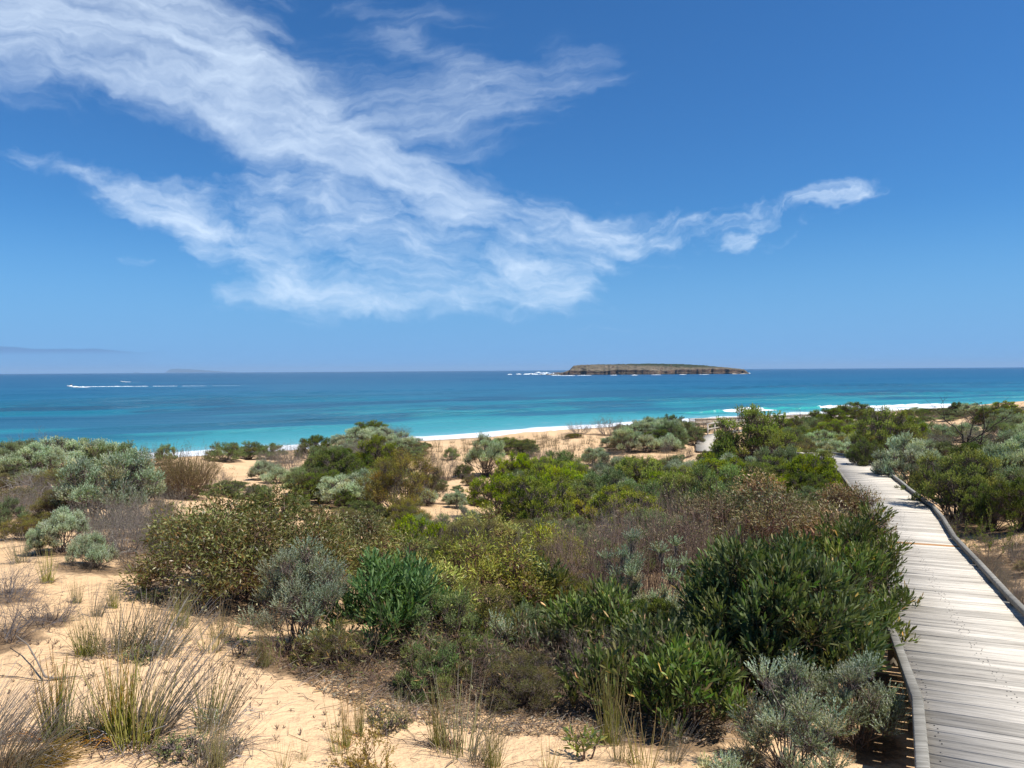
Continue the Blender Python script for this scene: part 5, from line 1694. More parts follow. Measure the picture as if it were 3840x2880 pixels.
# ------------------------------------------------------------------ plants further back, one by one
L = [
    ('sage', 1650, 2470, 300, 230, 'grey-green bush half buried in brown twigs, right of the bright green leathery bush'),
    ('heath', 1790, 2440, 320, 230, 'olive heath bush under the broad yellow-olive wattle in the middle of the view'),
    ('heath', 2080, 2330, 300, 190, 'brown-olive bush left of the bare purple-brown thicket'),
    ('deep', 2440, 2460, 260, 190, 'dark green bush between the two pale silver tufts and the largest leathery bush'),
    ('heath', 2650, 2420, 300, 230, 'brown-olive undergrowth on the left side of the largest leathery bush'),
    ('heath', 1960, 2640, 300, 170, 'low brown-olive bush in the central foreground, over the leaf litter'),
    ('sage', 1620, 2600, 260, 170, 'grey-green bush at the front of the thicket below the bright green leathery bush'),
    ('heath', 1240, 2500, 260, 150, 'brown-olive bush in the shade between the near silver and bright green bushes'),
    ('deep', 1780, 2540, 240, 150, 'dark green low bush in the twigs left of the orange-tipped shoots'),
    ('grey', 2250, 2560, 320, 170, 'grey twiggy bush in front of the yellow-green creeper'),
    ('grey', 1880, 2590, 300, 150, 'grey twiggy bush over the leaf litter in the centre foreground'),
    ('deep', 3390, 1895, 90, 70, 'small green bush pressed to the right kerb below the big rounded one'),
    ('sage', 3490, 1835, 150, 110, 'grey-green bush between the open silver bush and the big rounded green one'),
    ('deep', 3830, 1990, 220, 170, 'dark green bush cut by the right edge, beside the brown ground'),
    ('silver', 3840, 1760, 190, 150, 'silver bush cut by the right edge on the upper slope'),
    ('sage', 3530, 1760, 170, 90, 'grey-green scrub at the foot of the dark dead shrub'),
    # kind, x, base y, width, height, label
    ('sage', 60, 1742, 190, 80, 'pale green bush at the left edge of the skyline'),
    ('grey', 130, 1752, 170, 100, 'brown-grey twiggy bush on the skyline near the left edge'),
    ('silver', 245, 1790, 250, 130, 'broad pale sage-green bush below the skyline at left'),
    ('deep', 172, 1712, 70, 55, 'small dark green crown on the skyline at left'),
    ('sage', 285, 1730, 130, 75, 'rounded green bush on the skyline, right end of the left group'),
    ('silver', 370, 1790, 200, 120, 'silver-green bush stepping down right from the broad pale one'),
    ('sage', 350, 1745, 120, 50, 'low green bush against the pale shallow water at left'),
    ('silver', 412, 1965, 340, 260, 'large silver-leaved bush at left with a dark twiggy hollow beneath it'),
    ('silver', 530, 1880, 150, 130, 'silver bush with olive inner leaves touching the right side of the large silver-leaved one'),
    ('silver', 235, 2070, 180, 145, 'small silver bush on thin bare stems above the sand slope'),
    ('silver_low', 350, 2125, 150, 110, 'low silver dome at the left foot of the largest olive bush'),
    ('silver', 150, 2080, 90, 110, 'narrow silver shrub left of the one on thin bare stems'),
    ('sage', 20, 1990, 140, 110, 'grey-green bush cut by the left edge below the fallen branches'),
    ('heath', 60, 1900, 130, 70, 'yellow-brown heath patch at the left edge beside the fallen branches'),
    ('sage', 60, 1810, 200, 60, 'low green scrub strip at the left edge below the sand patch'),
    ('broom', 690, 1870, 170, 150, 'rounded brown broom bush standing on the pale sand left of the sand hollow'),
    ('broom', 620, 1860, 110, 120, 'narrow brown broom bush on the left flank of the rounded one'),
    ('grey', 800, 1840, 130, 70, 'thin brown twiggy shrub at the foot of the sand hollow'),
    ('silver', 490, 1752, 70, 60, 'little silver bush on the skyline left of the whitish dead one'),
    ('white', 515, 1745, 62, 48, 'whitish dead dome-shaped bush on the skyline at left'),
    ('grey', 555, 1745, 70, 78, 'sparse brown shrub on the skyline right of the whitish one'),
    ('sage', 622, 1742, 70, 65, 'dark round bush on the skyline above the brown broom bush'),
    ('deep', 410, 1742, 50, 40, 'small dark tuft of scrub on the skyline left of the whitish bush'),
    ('grey', 440, 1755, 90, 40, 'dry brown twigs on the skyline below the whitish bush'),
    ('sage', 845, 1728, 130, 60, 'left end of the long low green thicket along the skyline above the sand hollow'),
    ('sage', 930, 1724, 140, 58, 'middle of the long low green thicket along the skyline'),
    ('sage', 1010, 1722, 120, 50, 'right end of the long low green thicket along the skyline'),
    ('grey', 1080, 1735, 130, 60, 'grey twigs right of the long low skyline thicket'),
    ('deep', 1180, 1745, 130, 95, 'wind-shaped dark tree-like bush on the skyline left of the bushy hill'),
    ('grey', 1130, 1722, 40, 55, 'bare forked shrub on the skyline beside the wind-shaped bush'),
    ('silver_low', 1000, 1795, 130, 60, 'silver-green mound on the right flank of the sand hollow'),
    ('silver_low', 1040, 1812, 110, 50, 'lower silver mound at the right flank of the sand hollow'),
    ('grey', 1095, 1790, 200, 90, 'mauve-grey twiggy mass right of the sand hollow'),
    ('grey', 1010, 1750, 120, 50, 'small grey twigs on the upper rim of the sand hollow'),
    ('sage', 1215, 1800, 150, 110, 'olive-green bush left of the rounded bright green one'),
    ('sage', 1160, 1860, 160, 90, 'grey-green bush below the mauve-grey twigs'),
    ('deep', 1390, 1648, 150, 60, 'dark crown on top of the bushy hill in the middle of the skyline'),
    ('silver', 1340, 1690, 130, 75, 'silver bush on the left slope of the bushy hill'),
    ('silver', 1420, 1672, 120, 65, 'silver bush near the top of the bushy hill'),
    ('silver', 1490, 1712, 140, 75, 'silver bush on the right slope of the bushy hill'),
    ('grey', 1350, 1740, 150, 75, 'mauve twigs at the foot of the bushy hill'),
    ('grey', 1480, 1668, 130, 55, 'dark twigs on the right shoulder of the bushy hill'),
    ('silver', 1300, 1720, 90, 50, 'small silver bush at the left foot of the bushy hill'),
    ('heath', 1560, 1715, 90, 45, 'olive heath at the right foot of the bushy hill'),
    ('deep', 1590, 1690, 60, 30, 'small dark bush against the surf right of the bushy hill'),
    ('green', 1410, 1800, 165, 140, 'rounded bright green bush below the bushy hill'),
    ('deep', 1265, 1850, 190, 140, 'dark green bush left of the rounded bright green one'),
    ('green', 1340, 1850, 120, 80, 'green bush between the dark one and the brown-olive heath'),
    ('silver', 1290, 1900, 190, 110, 'silver bush with bluish upright sprigs above the olive bushes'),
    ('deep', 860, 1858, 230, 46, 'low dark green band of scrub below the sand hollow'),
    ('heath', 1500, 1945, 290, 235, 'tall brown-olive heath bush left of the sandy path'),
    ('heath', 1610, 1890, 130, 130, 'smaller brown-olive bush leaning right of the tall heath'),
    ('green', 1530, 1942, 66, 45, 'small round green bush at the end of the sandy path'),
    ('silver_low', 1580, 1895, 110, 60, 'grey-green low shrub beside the sandy path'),
    ('silver', 1820, 1785, 150, 130, 'lone round grey-green bush on the sand in the middle distance'),
    ('grey', 1665, 1800, 140, 95, 'grey and olive twiggy bush on the sand left of the lone round one'),
    ('sage', 1690, 1725, 60, 40, 'little dark bush on the sand above the twiggy one'),
    ('deep', 1740, 1795, 70, 50, 'small olive shrub between the twiggy bush and the lone round one'),
    ('green', 1900, 1705, 130, 55, 'flat green bush on the sand crest right of the lone round bush'),
    ('deep', 1970, 1712, 110, 45, 'dark green low bush at the right end of the flat green one'),
    ('creeper', 1860, 1668, 160, 24, 'reddish-olive creeping mat along the sand crest'),
    ('creeper', 1960, 1672, 120, 24, 'green creeping mat along the sand crest above the flat green bush'),
    ('silver', 1715, 1905, 70, 60, 'small bluish silver shrub above the sandy path'),
    ('silver', 1690, 1890, 60, 40, 'bluish silver sprigs beside the small one above the sandy path'),
    ('silver', 1755, 2025, 110, 110, 'upright bluish silver shrub among the yellow-olive wattles'),
    ('green', 1870, 1945, 240, 150, 'left lobe of the big bright green bush in the centre'),
    ('green', 2020, 2010, 270, 210, 'main body of the big bright green bush in the centre'),
    ('green', 1960, 1840, 180, 95, 'upper lobe of the big bright green bush in the centre'),
    ('green', 2150, 1925, 230, 120, 'right arm of the big bright green bush in the centre'),
    ('silver', 1935, 1820, 90, 60, 'silver sprigs set into the top left of the big bright green bush'),
    ('lime', 2390, 1865, 220, 130, 'yellow-green bush right of the big bright green one'),
    ('green', 2180, 1880, 150, 90, 'green bush between the big bright green one and the yellow-green one'),
    ('grey', 2275, 1880, 160, 110, 'dark grey twiggy bush left of the yellow-green one'),
    ('silver', 2230, 1745, 90, 65, 'round silver bush at the edge of the right-hand sand'),
    ('grey', 2330, 1745, 80, 50, 'grey shrub right of the round silver bush by the sand'),
    ('silver', 2255, 1945, 170, 80, 'silver bush at the head of the purple-brown thicket'),
    ('sage', 2100, 1790, 160, 90, 'grey-green bush behind the big bright green one'),
    ('grey', 2050, 1770, 130, 80, 'dark twiggy bush left of the grey-green one, on the sand edge'),
    ('grey', 2172, 1628, 100, 42, 'dark twiggy hummock on the sand crest, left of two'),
    ('grey', 2285, 1632, 150, 55, 'dark twiggy hummock on the sand crest, right of two'),
    ('deep', 2345, 1630, 100, 34, 'low olive bush on the right end of the crest hummocks'),
    ('creeper', 2150, 1640, 60, 16, 'green mat at the foot of the left crest hummock'),
    ('silver', 2440, 1650, 130, 70, 'silver bush on the skyline right of the crest hummocks'),
    ('deep', 2520, 1640, 110, 75, 'dark green bush on the skyline left of the handrails'),
    ('silver', 2570, 1640, 80, 55, 'grey-green bush on the skyline next to the first handrail post'),
    ('silver_low', 2430, 1692, 110, 50, 'silver bush at the edge of the right-hand sand, left of two'),
    ('silver_low', 2500, 1690, 100, 55, 'silver bush at the edge of the right-hand sand, right of two'),
    ('heath', 2335, 1688, 90, 40, 'olive heath bush on the sand left of the two silver ones'),
    ('silver', 2285, 1680, 70, 38, 'silver-grey bush on the sand below the crest hummocks'),
    ('sage', 2600, 1672, 80, 60, 'olive scrub left of the small curved stretch of deck'),
    ('grey', 2575, 1715, 70, 40, 'dry twigs at the near end of the small curved stretch of deck'),
    ('silver', 2530, 1830, 150, 90, 'bluish silver bush in front of the small curved stretch of deck'),
    ('silver', 2650, 1800, 180, 75, 'bluish silver bush just below the small curved stretch of deck'),
    ('green', 2830, 1780, 300, 215, 'tallest green bush hiding the boardwalk, right of the handrails'),
    ('deep', 2725, 1765, 110, 110, 'left shoulder of the tallest green bush, by the handrail post'),
    ('green', 2960, 1850, 240, 130, 'green bush stepping down right of the tallest one'),
    ('green', 3060, 1795, 150, 100, 'green bush at the far bend of the boardwalk'),
    ('deep', 3040, 1895, 150, 100, 'dark green bush hiding the left edge of the boardwalk bend'),
    ('lime', 2640, 1885, 230, 85, 'left part of the lime-green band below the bluish silver bush'),
    ('lime', 2800, 1880, 230, 95, 'middle part of the lime-green band'),
    ('lime', 2940, 1890, 200, 90, 'right part of the lime-green band near the boardwalk'),
    ('grey', 2860, 1850, 180, 100, 'dark bare twigs between the lime-green band and the tallest green bush'),
    ('green', 3320, 1755, 240, 190, 'big green bush behind the right side of the boardwalk bend'),
    ('green', 3400, 1700, 150, 120, 'upper right lobe of the big green bush behind the boardwalk bend'),
    ('deep', 3250, 1790, 130, 130, 'shaded green bush at the outer side of the boardwalk bend'),
    ('silver', 3200, 1735, 70, 100, 'narrow silver bush left of the big green one behind the bend'),
    ('silver', 3400, 1835, 210, 175, 'open silver bush with dark stems right of the boardwalk bend'),
    ('silver', 3330, 1775, 100, 80, 'small silver bush touching the open dark-stemmed one'),
    ('green', 3590, 1960, 310, 240, 'big rounded green bush shading the boardwalk at right'),
    ('deep', 3720, 1990, 200, 150, 'shaded green bush behind the big rounded one at right'),
    ('silver', 3790, 1870, 180, 190, 'silver bush at the right edge above the rounded green bush'),
    ('silver', 3690, 1880, 120, 80, 'silver sprigs between the rounded green bush and the right edge'),
    ('dead_tree', 3640, 1760, 330, 220, 'dark dead shrub with curved bare limbs on the slope at right'),
    ('dead', 3460, 1660, 200, 70, 'heap of dead branches on the bare patch at right'),
    ('dead', 3720, 1740, 240, 110, 'pale dead limbs reaching right from the dark dead shrub'),
    ('dead', 120, 1880, 330, 130, 'heap of fallen grey branches at the left side'),
    ('dead', 200, 1950, 240, 90, 'lower heap of fallen twigs above the sand slope at left'),
    ('dead', 2200, 2240, 240, 120, 'pale forked dead branch in the middle of the thicket'),
    ('dead', 450, 2080, 200, 90, 'pale dead twigs in the dark hollow under the large silver-leaved bush'),
    ('green', 3770, 1570, 110, 55, 'dark green bush on the skyline near the right edge'),
    ('silver', 3660, 1570, 110, 55, 'olive-silver bush on the skyline right of the long walkway'),
    ('deep', 3585, 1560, 60, 45, 'small dark bush on the skyline with bare limbs in front'),
    ('silver', 3770, 1650, 140, 95, 'silver bush on the upper right slope'),
    ('silver', 3620, 1650, 110, 55, 'silver bush on the bare patch behind the dark dead shrub'),
    ('deep', 3200, 1580, 130, 65, 'dark green bush on the skyline left of the long surf line'),
    ('deep', 3110, 1612, 160, 70, 'dark green bush below the one left of the long surf line'),
    ('green', 3150, 1665, 220, 70, 'flat green bush in the scrub beyond the boardwalk bend'),
    ('deep', 3010, 1690, 130, 60, 'dark low bush right of the tallest green bush'),
    ('deep', 3400, 1590, 60, 50, 'small dark tree-like bush in front of the long walkway'),
    ('sparse', 3700, 2110, 110, 150, 'thin yellow-green sapling on the brown ground right of the boardwalk'),
    ('sparse', 3790, 2090, 90, 120, 'second thin sapling on the brown ground, nearer the right edge'),
    ('sparse', 3625, 2080, 100, 110, 'leafy green tuft between the right kerb and the thin sapling'),
    ('grey', 3800, 2290, 150, 120, 'grey dead twigs at the right edge beside the boardwalk'),
    ('grey', 3700, 2180, 120, 70, 'low dry brown twigs by the right kerb of the boardwalk'),
    ('grey', 3560, 2010, 90, 80, 'brown twigs under the big rounded green bush'),
]
for row in L:
    put(*row)

# ------------------------------------------------------------------ scrub that fills the slopes, and grass tufts on the crest
def inside(px, py, poly):
    c = False; n = len(poly)
    for i in range(n):
        x1, y1 = poly[i]; x2, y2 = poly[(i + 1) % n]
        if (y1 > py) != (y2 > py) and px < (x2 - x1) * (py - y1) / (y2 - y1) + x1:
            c = not c
    return c


LM = [(245, 1790, 'broad pale sage-green bush'), (412, 1965, 'large silver-leaved bush'), (690, 1870, 'rounded brown broom bush'), (515, 1745, 'whitish dead bush'),
      (845, 1760, 'smooth sand hollow'), (1180, 1745, 'wind-shaped tree-like bush'), (1400, 1670, 'top of the bushy hill'), (1410, 1800, 'rounded bright green bush'), (1290, 1900, 'bluish upright silver bush'),
      (1500, 1945, 'tall brown-olive heath bush'), (1820, 1785, 'lone round grey-green bush'), (1900, 1705, 'flat green crest bush'), (2020, 2010, 'big bright green bush'), (2390, 1865, 'yellow-green bush'),
      (2230, 1745, 'round silver bush by the sand'), (2285, 1632, 'dark crest hummocks'), (2440, 1650, 'silver skyline bush'), (2640, 1690, 'curved stretch of deck'), (2830, 1780, 'tallest green bush'),
      (2800, 1880, 'lime-green band'), (3060, 1795, 'boardwalk bend'), (3320, 1755, 'big green bush at the bend'), (3400, 1835, 'open dark-stemmed silver bush'), (3590, 1960, 'big rounded green bush'),
      (3640, 1760, 'dark dead shrub'), (3460, 1660, 'heap of dead branches'), (3770, 1650, 'upper right silver bush'), (1840, 2330, 'broad yellow-olive wattle'), (1000, 2215, 'largest olive bush'),
      (2430, 2290, 'purple-brown thicket'), (2960, 2590, 'largest leathery bush'), (1755, 2025, 'upright bluish silver shrub'), (3300, 1560, 'long raised walkway'), (2900, 1600, 'scrub crest by the walkway'), (3700, 2110, 'thin yellow-green sapling'), (120, 1880, 'fallen grey branches')]
LMW = [(hit(a, b), c) for a, b, c in LM]
SEEN = {}


def where_label(look, x, y, w, size):
    order = sorted(LMW, key=lambda l: math.hypot((x - l[0][0]), (y - l[0][1])) / l[0][1])
    first = None
    for g, ph in order[:9]:
        lb = _where(look, x, y, w, size, g, ph)
        first = first or lb
        if lb not in SEEN and len(lb.split()) <= 16:
            SEEN[lb] = 1
            return lb
    return first if len(first.split()) <= 16 else first.replace('well ', '').replace('just ', '').replace(' and ', ', ')


def _where(look, x, y, w, size, g, ph):
    dpx = (x / y - g[0] / g[1]) * F_PX; dd = (y - g[1]) / g[1] * 300
    t = (w - size[0]) / max(1e-6, size[1] - size[0])
    sz = 'small ' if t < .33 else ('' if t < .67 else 'large ')
    near = abs(dpx) + abs(dd)
    k = 'just ' if near < 55 else ('' if near < 120 else 'well ')
    if abs(dpx) > 2.2 * abs(dd): rel = k + ('left of' if dpx < 0 else 'right of')
    elif abs(dd) > 2.2 * abs(dpx): rel = k + ('in front of' if dd < 0 else 'behind')
    else: rel = k + ('in front and ' if dd < 0 else 'behind and ') + ('left of' if dpx < 0 else 'right of')
    return (sz + look + ' ' + rel + ' the ' + ph).strip()


def fill(seed, poly, n, kinds, size, gap, label, group, hfac=(.45, .75), cat='shrub', lit=1.0, keep_off_path=1.25):
    rng = random.Random(seed)
    xs = [p[0] for p in poly]; ys = [p[1] for p in poly]
    got = 0; tries = 0; mine = []
    names = list(kinds); wts = [kinds[k] for k in names]
    while got < n and tries < n * 25:
        tries += 1
        px = rng.uniform(min(xs), max(xs)); py = rng.uniform(min(ys), max(ys))
        if not inside(px, py, poly): continue
        g = hit(px, py)
        if g is None: continue
        w = rng.uniform(*size)
        if any((g[0] - a) ** 2 + (g[1] - b) ** 2 < (gap * (w * .5 + r)) ** 2 for a, b, r in mine): continue
        pd, _ = path_dist(np.array([g[0]]), np.array([g[1]]))
        if pd[0] < .75 + w * .5 * keep_off_path / 1.25: continue
        k = rng.choices(names, wts)[0]
        lb = label if '#' not in label else where_label({'silver': 'silver-green', 'silver_low': 'low silver', 'sage': 'grey-green', 'green': 'bright green', 'deep': 'dark green', 'lime': 'yellow-green', 'heath': 'brown-olive', 'grey': 'leafless grey', 'creeper': 'flat creeping', 'tuft': 'dry', 'broom': 'brown', 'dead': 'broken grey'}[k] + (' branch heap' if k == 'dead' else ' grass tuft' if k == 'tuft' else ' shrub'), g[0], g[1], w, size)
        put_at(k, g[0], g[1], g[2] - .04, w, w * rng.uniform(*hfac), lb.strip(), cat, group, lit=lit)
        mine.append((g[0], g[1], w * .5)); got += 1


Z = [
    (1, [(1900, 1830), (2150, 1790), (2600, 1760), (3060, 1770), (3060, 1900), (2500, 2010), (2050, 2000)], 64, dict(green=5, sage=3, grey=1.5, silver=2, lime=2, deep=3), (1.0, 1.9), .58,
     '# shrub in the dense mixed scrub between the central sand and the boardwalk', 'scrub between the sand and the boardwalk'),
    (2, [(2860, 1640), (2920, 1600), (3250, 1580), (3450, 1600), (3400, 1700), (3250, 1740), (3050, 1760), (2860, 1740)], 50, dict(deep=5, grey=2, sage=3, green=3, silver=1, heath=2), (1.2, 3.0), .7,
     '# shrub on the slope beyond the boardwalk bend', 'scrub beyond the boardwalk bend'),
    (3, [(3400, 1560), (3840, 1540), (3900, 1760), (3840, 2000), (3660, 1900), (3420, 1760), (3300, 1640)], 56, dict(grey=5, silver=2, sage=4, deep=3), (1.0, 2.4), .65,
     '# shrub on the dry slope at the right', 'scrub on the dry right slope'),
    (4, [(2380, 1650), (2570, 1630), (2570, 1690), (2520, 1700), (2300, 1700)], 26, dict(grey=4, sage=3, silver=3, deep=2), (1.4, 2.8), .7,
     '# shrub in the thicket on the crest left of the handrails', 'thicket left of the handrails'),
    (5, [(1230, 1740), (1290, 1640), (1400, 1610), (1520, 1650), (1560, 1730), (1400, 1740)], 26, dict(silver=5, grey=4, sage=2), (1.2, 2.2), .7,
     '# shrub on the bushy hill on the skyline', 'scrub on the bushy hill'),
    (6, [(1130, 1770), (1300, 1740), (1500, 1780), (1420, 1900), (1150, 1900), (1080, 1850)], 38, dict(sage=4, deep=4, grey=3, silver=1, green=2), (.9, 1.8), .6,
     '# shrub on the slope between the sand hollow and the bushy hill', 'scrub right of the sand hollow'),
    (7, [(0, 1740), (420, 1735), (560, 1760), (560, 1850), (300, 1850), (0, 1790)], 10, dict(sage=4, silver=3, grey=4), (.9, 1.8), .8,
     '# shrub in the left-hand scrub below the skyline', 'scrub at the left'),
    (8, [(0, 1840), (330, 1850), (420, 2020), (100, 2030), (0, 1990)], 14, dict(grey=5, heath=2, sage=2), (.6, 1.1), .8,
     '# shrub among the fallen branches at the left', 'scrub among the fallen branches'),
    (9, [(1560, 1830), (1900, 1810), (1850, 1900), (1700, 1900), (1600, 1860)], 12, dict(grey=4, sage=3, heath=1), (.5, 1.0), 1.0,
     '# shrub at the foot of the sand in the middle', 'scrub at the foot of the central sand'),
    (10, [(1330, 1950), (1700, 1990), (2000, 2000), (2250, 2050), (2700, 1960), (3050, 1920), (3050, 2080), (2300, 2180), (1500, 2180)], 60, dict(heath=4, sage=3, grey=1.5, deep=3, silver=1, lime=1), (.6, 1.2), .6,
     '# shrub low between the bigger bushes of the middle ground', 'undergrowth of the middle ground'),
    (13, [(3600, 2010), (3860, 1990), (3880, 2420), (3780, 2240), (3660, 2120)], 16, dict(grey=5, tuft=4, heath=1), (.3, .6), .8, '# dry tuft on the brown ground right of the boardwalk', 'dry tufts right of the boardwalk'),
    (14, [(2560, 1595), (3300, 1566), (3840, 1530), (3840, 1560), (3300, 1600), (2620, 1640)], 46, dict(grey=5, deep=2, sage=3), (1.6, 3.2), .7,
     '# shrub on the far flat in front of the long walkway', 'scrub in front of the long walkway'),
    (19, [(3430, 1545), (3900, 1520), (3900, 1560), (3430, 1575)], 34, dict(grey=4, deep=3, sage=4, silver=1), (2.0, 4.0), .6,
     '# shrub along the skyline at the right', 'scrub on the right skyline'),
    (20, [(3400, 1600), (3600, 1590), (3700, 1700), (3500, 1720)], 8, dict(dead=5, grey=3), (1.0, 2.0), .8,
     '# scrub on the bare patch at the right', 'dead scrub on the bare patch'),
    (16, [(920, 1870), (1000, 1840), (1250, 1880), (1500, 1950), (1450, 2010), (900, 1960), (900, 1900)], 18, dict(heath=3, sage=2, deep=4, grey=2), (.5, .9), .6,
     '# shrub just behind the largest olive bush', 'scrub behind the largest olive bush'),
    (17, [(280, 1900), (520, 1890), (640, 1960), (640, 2100), (420, 2110), (300, 2000)], 18, dict(grey=6, dead=2, heath=1), (.5, 1.0), .6,
     '# scrub in the dark hollow under the large silver-leaved bush', 'scrub under the large silver-leaved bush'),
    (18, [(1500, 2330), (2100, 2300), (2700, 2330), (2700, 2480), (2000, 2480), (1600, 2450)], 34, dict(heath=4, sage=2, deep=3, grey=1.5, green=1), (.4, .75), .6,
     '# undershrub in the shade in front of the yellow-olive wattles', 'undershrubs in the central foreground'),
    (15, [(1990, 1690), (2160, 1700), (2300, 1770), (2100, 1820), (1960, 1780)], 8, dict(grey=4, sage=2), (.6, 1.2), 1.1, '# shrub at the lower edge of the right-hand sand', 'scrub on the sand edge'),
]
for (sd, poly, n, kinds, size, gap, lb, gr) in Z:
    fill(sd, poly, n, kinds, size, gap, lb, gr, hfac=(.2, .34) if sd in (14, 19) else ((.35, .6) if sd == 5 else (.45, .72)))
fill(40, [(1500, 1720), (1640, 1670), (1700, 1650), (1980, 1640), (2140, 1632), (2350, 1640), (2320, 1700), (2180, 1760), (2060, 1780), (1880, 1780), (1720, 1760)], 190, dict(tuft=1), (.45, 1.0), .7,
     '#', 'grass tufts on the sand crest', hfac=(.5, .9), cat='grass tuft', lit=.15)
fill(41, [(1340, 1720), (1560, 1720), (1700, 1790), (1560, 1790), (1400, 1750)], 26, dict(tuft=1), (.3, .6), .9,
     '#', 'grass tufts below the bushy hill', hfac=(.5, .9), cat='grass tuft', lit=.15)
fill(42, [(560, 1790), (760, 1740), (960, 1730), (900, 1800), (760, 1860), (600, 1860)], 8, dict(tuft=1), (.4, .8), 1.2,
     '#', 'tufts in the sand hollow', hfac=(.4, .8), cat='grass tuft', lit=.15)
fill(43, [(2100, 1730), (2560, 1700), (2560, 1740), (2300, 1780), (2100, 1790)], 40, dict(tuft=1), (.4, .9), .6,
     '#', 'grass tufts on the lower sand edge', hfac=(.5, .9), cat='grass tuft', lit=.3)

# ------------------------------------------------------------------ fallen stick, twigs, sprouts and leaf litter
def on_ground(px, py, dz=0.0):
    g = hit(px, py); return np.array([g[0], g[1], g[2] + dz])


tb = Tubes(5)
pts = [on_ground(62, 2433, .10), on_ground(105, 2462, .09), on_ground(140, 2510, .06), on_ground(168, 2552, .03), on_ground(200, 2552, .015), on_ground(312, 2540, .012)]
for a, b, r0_, r1_ in zip(pts[:-1], pts[1:], (.004, .005, .006, .009, .010), (.005, .006, .008, .010, .003)):
    tb.add(np.array([a]), np.array([b]), r0_, r1_, np.array([(.20, .165, .13)]))
o = lk(bpy.data.objects.new('fallen_stick', tb.mesh('fallen_stick', M_WOOD)))
tag(o, 'bent dry stick lying on the bare sand left of the orange-tipped rushes', 'stick')
tb = Tubes(5)
pts = [on_ground(160, 2560, .012), on_ground(70, 2545, .012), on_ground(-30, 2538, .012)]
for a, b in zip(pts[:-1], pts[1:]):
    tb.add(np.array([a]), np.array([b]), .0045, .003, np.array([(.17, .14, .11)]))
tag(lk(bpy.data.objects.new('fallen_stick', tb.mesh('fallen_stick', M_WOOD))), 'thin straight stick on the sand running to the left edge from the bent one', 'stick')


def scatter_px(rng, poly, n):
    xs = [p[0] for p in poly]; ys = [p[1] for p in poly]
    # corners of the polygon on the ground; scatter in the plane between them
    G = np.array([hit(*p)[:2] for p in poly])
    out = []
    lo = G.min(0); hi = G.max(0)
    P_ = rng.uniform(lo, hi, (n * 4, 2))
    ok = np.zeros(len(P_), bool)
    for i in range(len(G)):
        x1, y1 = G[i]; x2, y2 = G[(i + 1) % len(G)]
        c = ((y1 > P_[:, 1]) != (y2 > P_[:, 1])) & (P_[:, 0] < (x2 - x1) * (P_[:, 1] - y1) / (y2 - y1 + 1e-9) + x1)
        ok ^= c
    P_ = P_[ok][:n]
    return np.c_[P_, ground_z(P_[:, 0], P_[:, 1])]


rng = np.random.default_rng(9)
lit_polys = [([(1050, 2480), (1500, 2400), (2500, 2400), (2800, 2700), (2700, 2790), (2250, 2780), (1700, 2740), (1420, 2690), (1200, 2600)], 11000),
             ([(3600, 2010), (3860, 1990), (3890, 2440), (3780, 2240), (3660, 2120)], 2200),
             ([(380, 2030), (640, 2000), (640, 2160), (480, 2160)], 1500)]
lv = Leaves()
for poly, n in lit_polys:
    P_ = scatter_px(rng, poly, n); m = len(P_)
    a = rng.uniform(0, 6.283, m)
    lv.add(P_ + np.c_[np.zeros(m), np.zeros(m), rng.uniform(.004, .03, m)], np.c_[np.cos(a), np.sin(a), rng.normal(size=m) * .22], rng.uniform(.03, .07, m), .013,
           pick(rng, m, [(.20, .13, .08), (.32, .20, .11), (.13, .09, .06), (.42, .23, .10), (.30, .26, .20)], [4, 3, 4, 1.2, 2]), rng, side=np.c_[-np.sin(a), np.cos(a), rng.normal(size=m) * .3])
tag(lk(bpy.data.objects.new('leaf_litter', lv.mesh('leaf_litter', M_LEAF))), 'brown and orange dead leaves carpeting the ground under the bushes', 'leaf litter', kind='stuff')
tb = Tubes(3)
for poly, n in lit_polys + [([(0, 2200), (700, 2240), (1200, 2520), (1500, 2720), (1900, 2800), (1900, 2890), (0, 2890)], 330), ([(250, 2750), (900, 2780), (950, 2850), (600, 2860), (300, 2800)], 300),
                            ([(300, 2420), (640, 2400), (640, 2470), (320, 2480)], 160), ([(0, 1880), (300, 1880), (400, 2060), (600, 2160), (0, 2180)], 500), ([(3400, 1600), (3840, 1590), (3840, 1780), (3440, 1760)], 900)]:
    n = n // 3 if n > 1000 else n
    P_ = scatter_px(rng, poly, n); m = len(P_)
    a = rng.uniform(0, 6.283, m); Ln = rng.uniform(.05, .28, m)
    far = np.clip(P_[:, 1] / 12, 1, 4)
    Ln = Ln * far
    mid = P_ + np.c_[np.cos(a) * Ln * .5, np.sin(a) * Ln * .5, rng.uniform(.005, .04, m) * far]
    a2 = a + rng.normal(size=m) * .5
    end = mid + np.c_[np.cos(a2) * Ln * .5, np.sin(a2) * Ln * .5, rng.normal(size=m) * .01]
    P_[:, 2] += .004
    end[:, 2] = np.maximum(end[:, 2], P_[:, 2])
    c = pick(rng, m, [(.17, .14, .11), (.24, .20, .17), (.12, .085, .06)], [2, 2, 2])
    tb.add(P_, mid, .0022 * far, .0018 * far, c); tb.add(mid, end, .0018 * far, .001 * far, c)
tag(lk(bpy.data.objects.new('twig_litter', tb.mesh('twig_litter', M_WOOD))), 'small dry twigs scattered on the sand and under the scrub', 'twigs', kind='stuff')
tb = Tubes(3); lv = Leaves()
P_ = scatter_px(rng, [(0, 2330), (250, 2360), (700, 2360), (1000, 2560), (1300, 2680), (1400, 2860), (0, 2880)], 220)
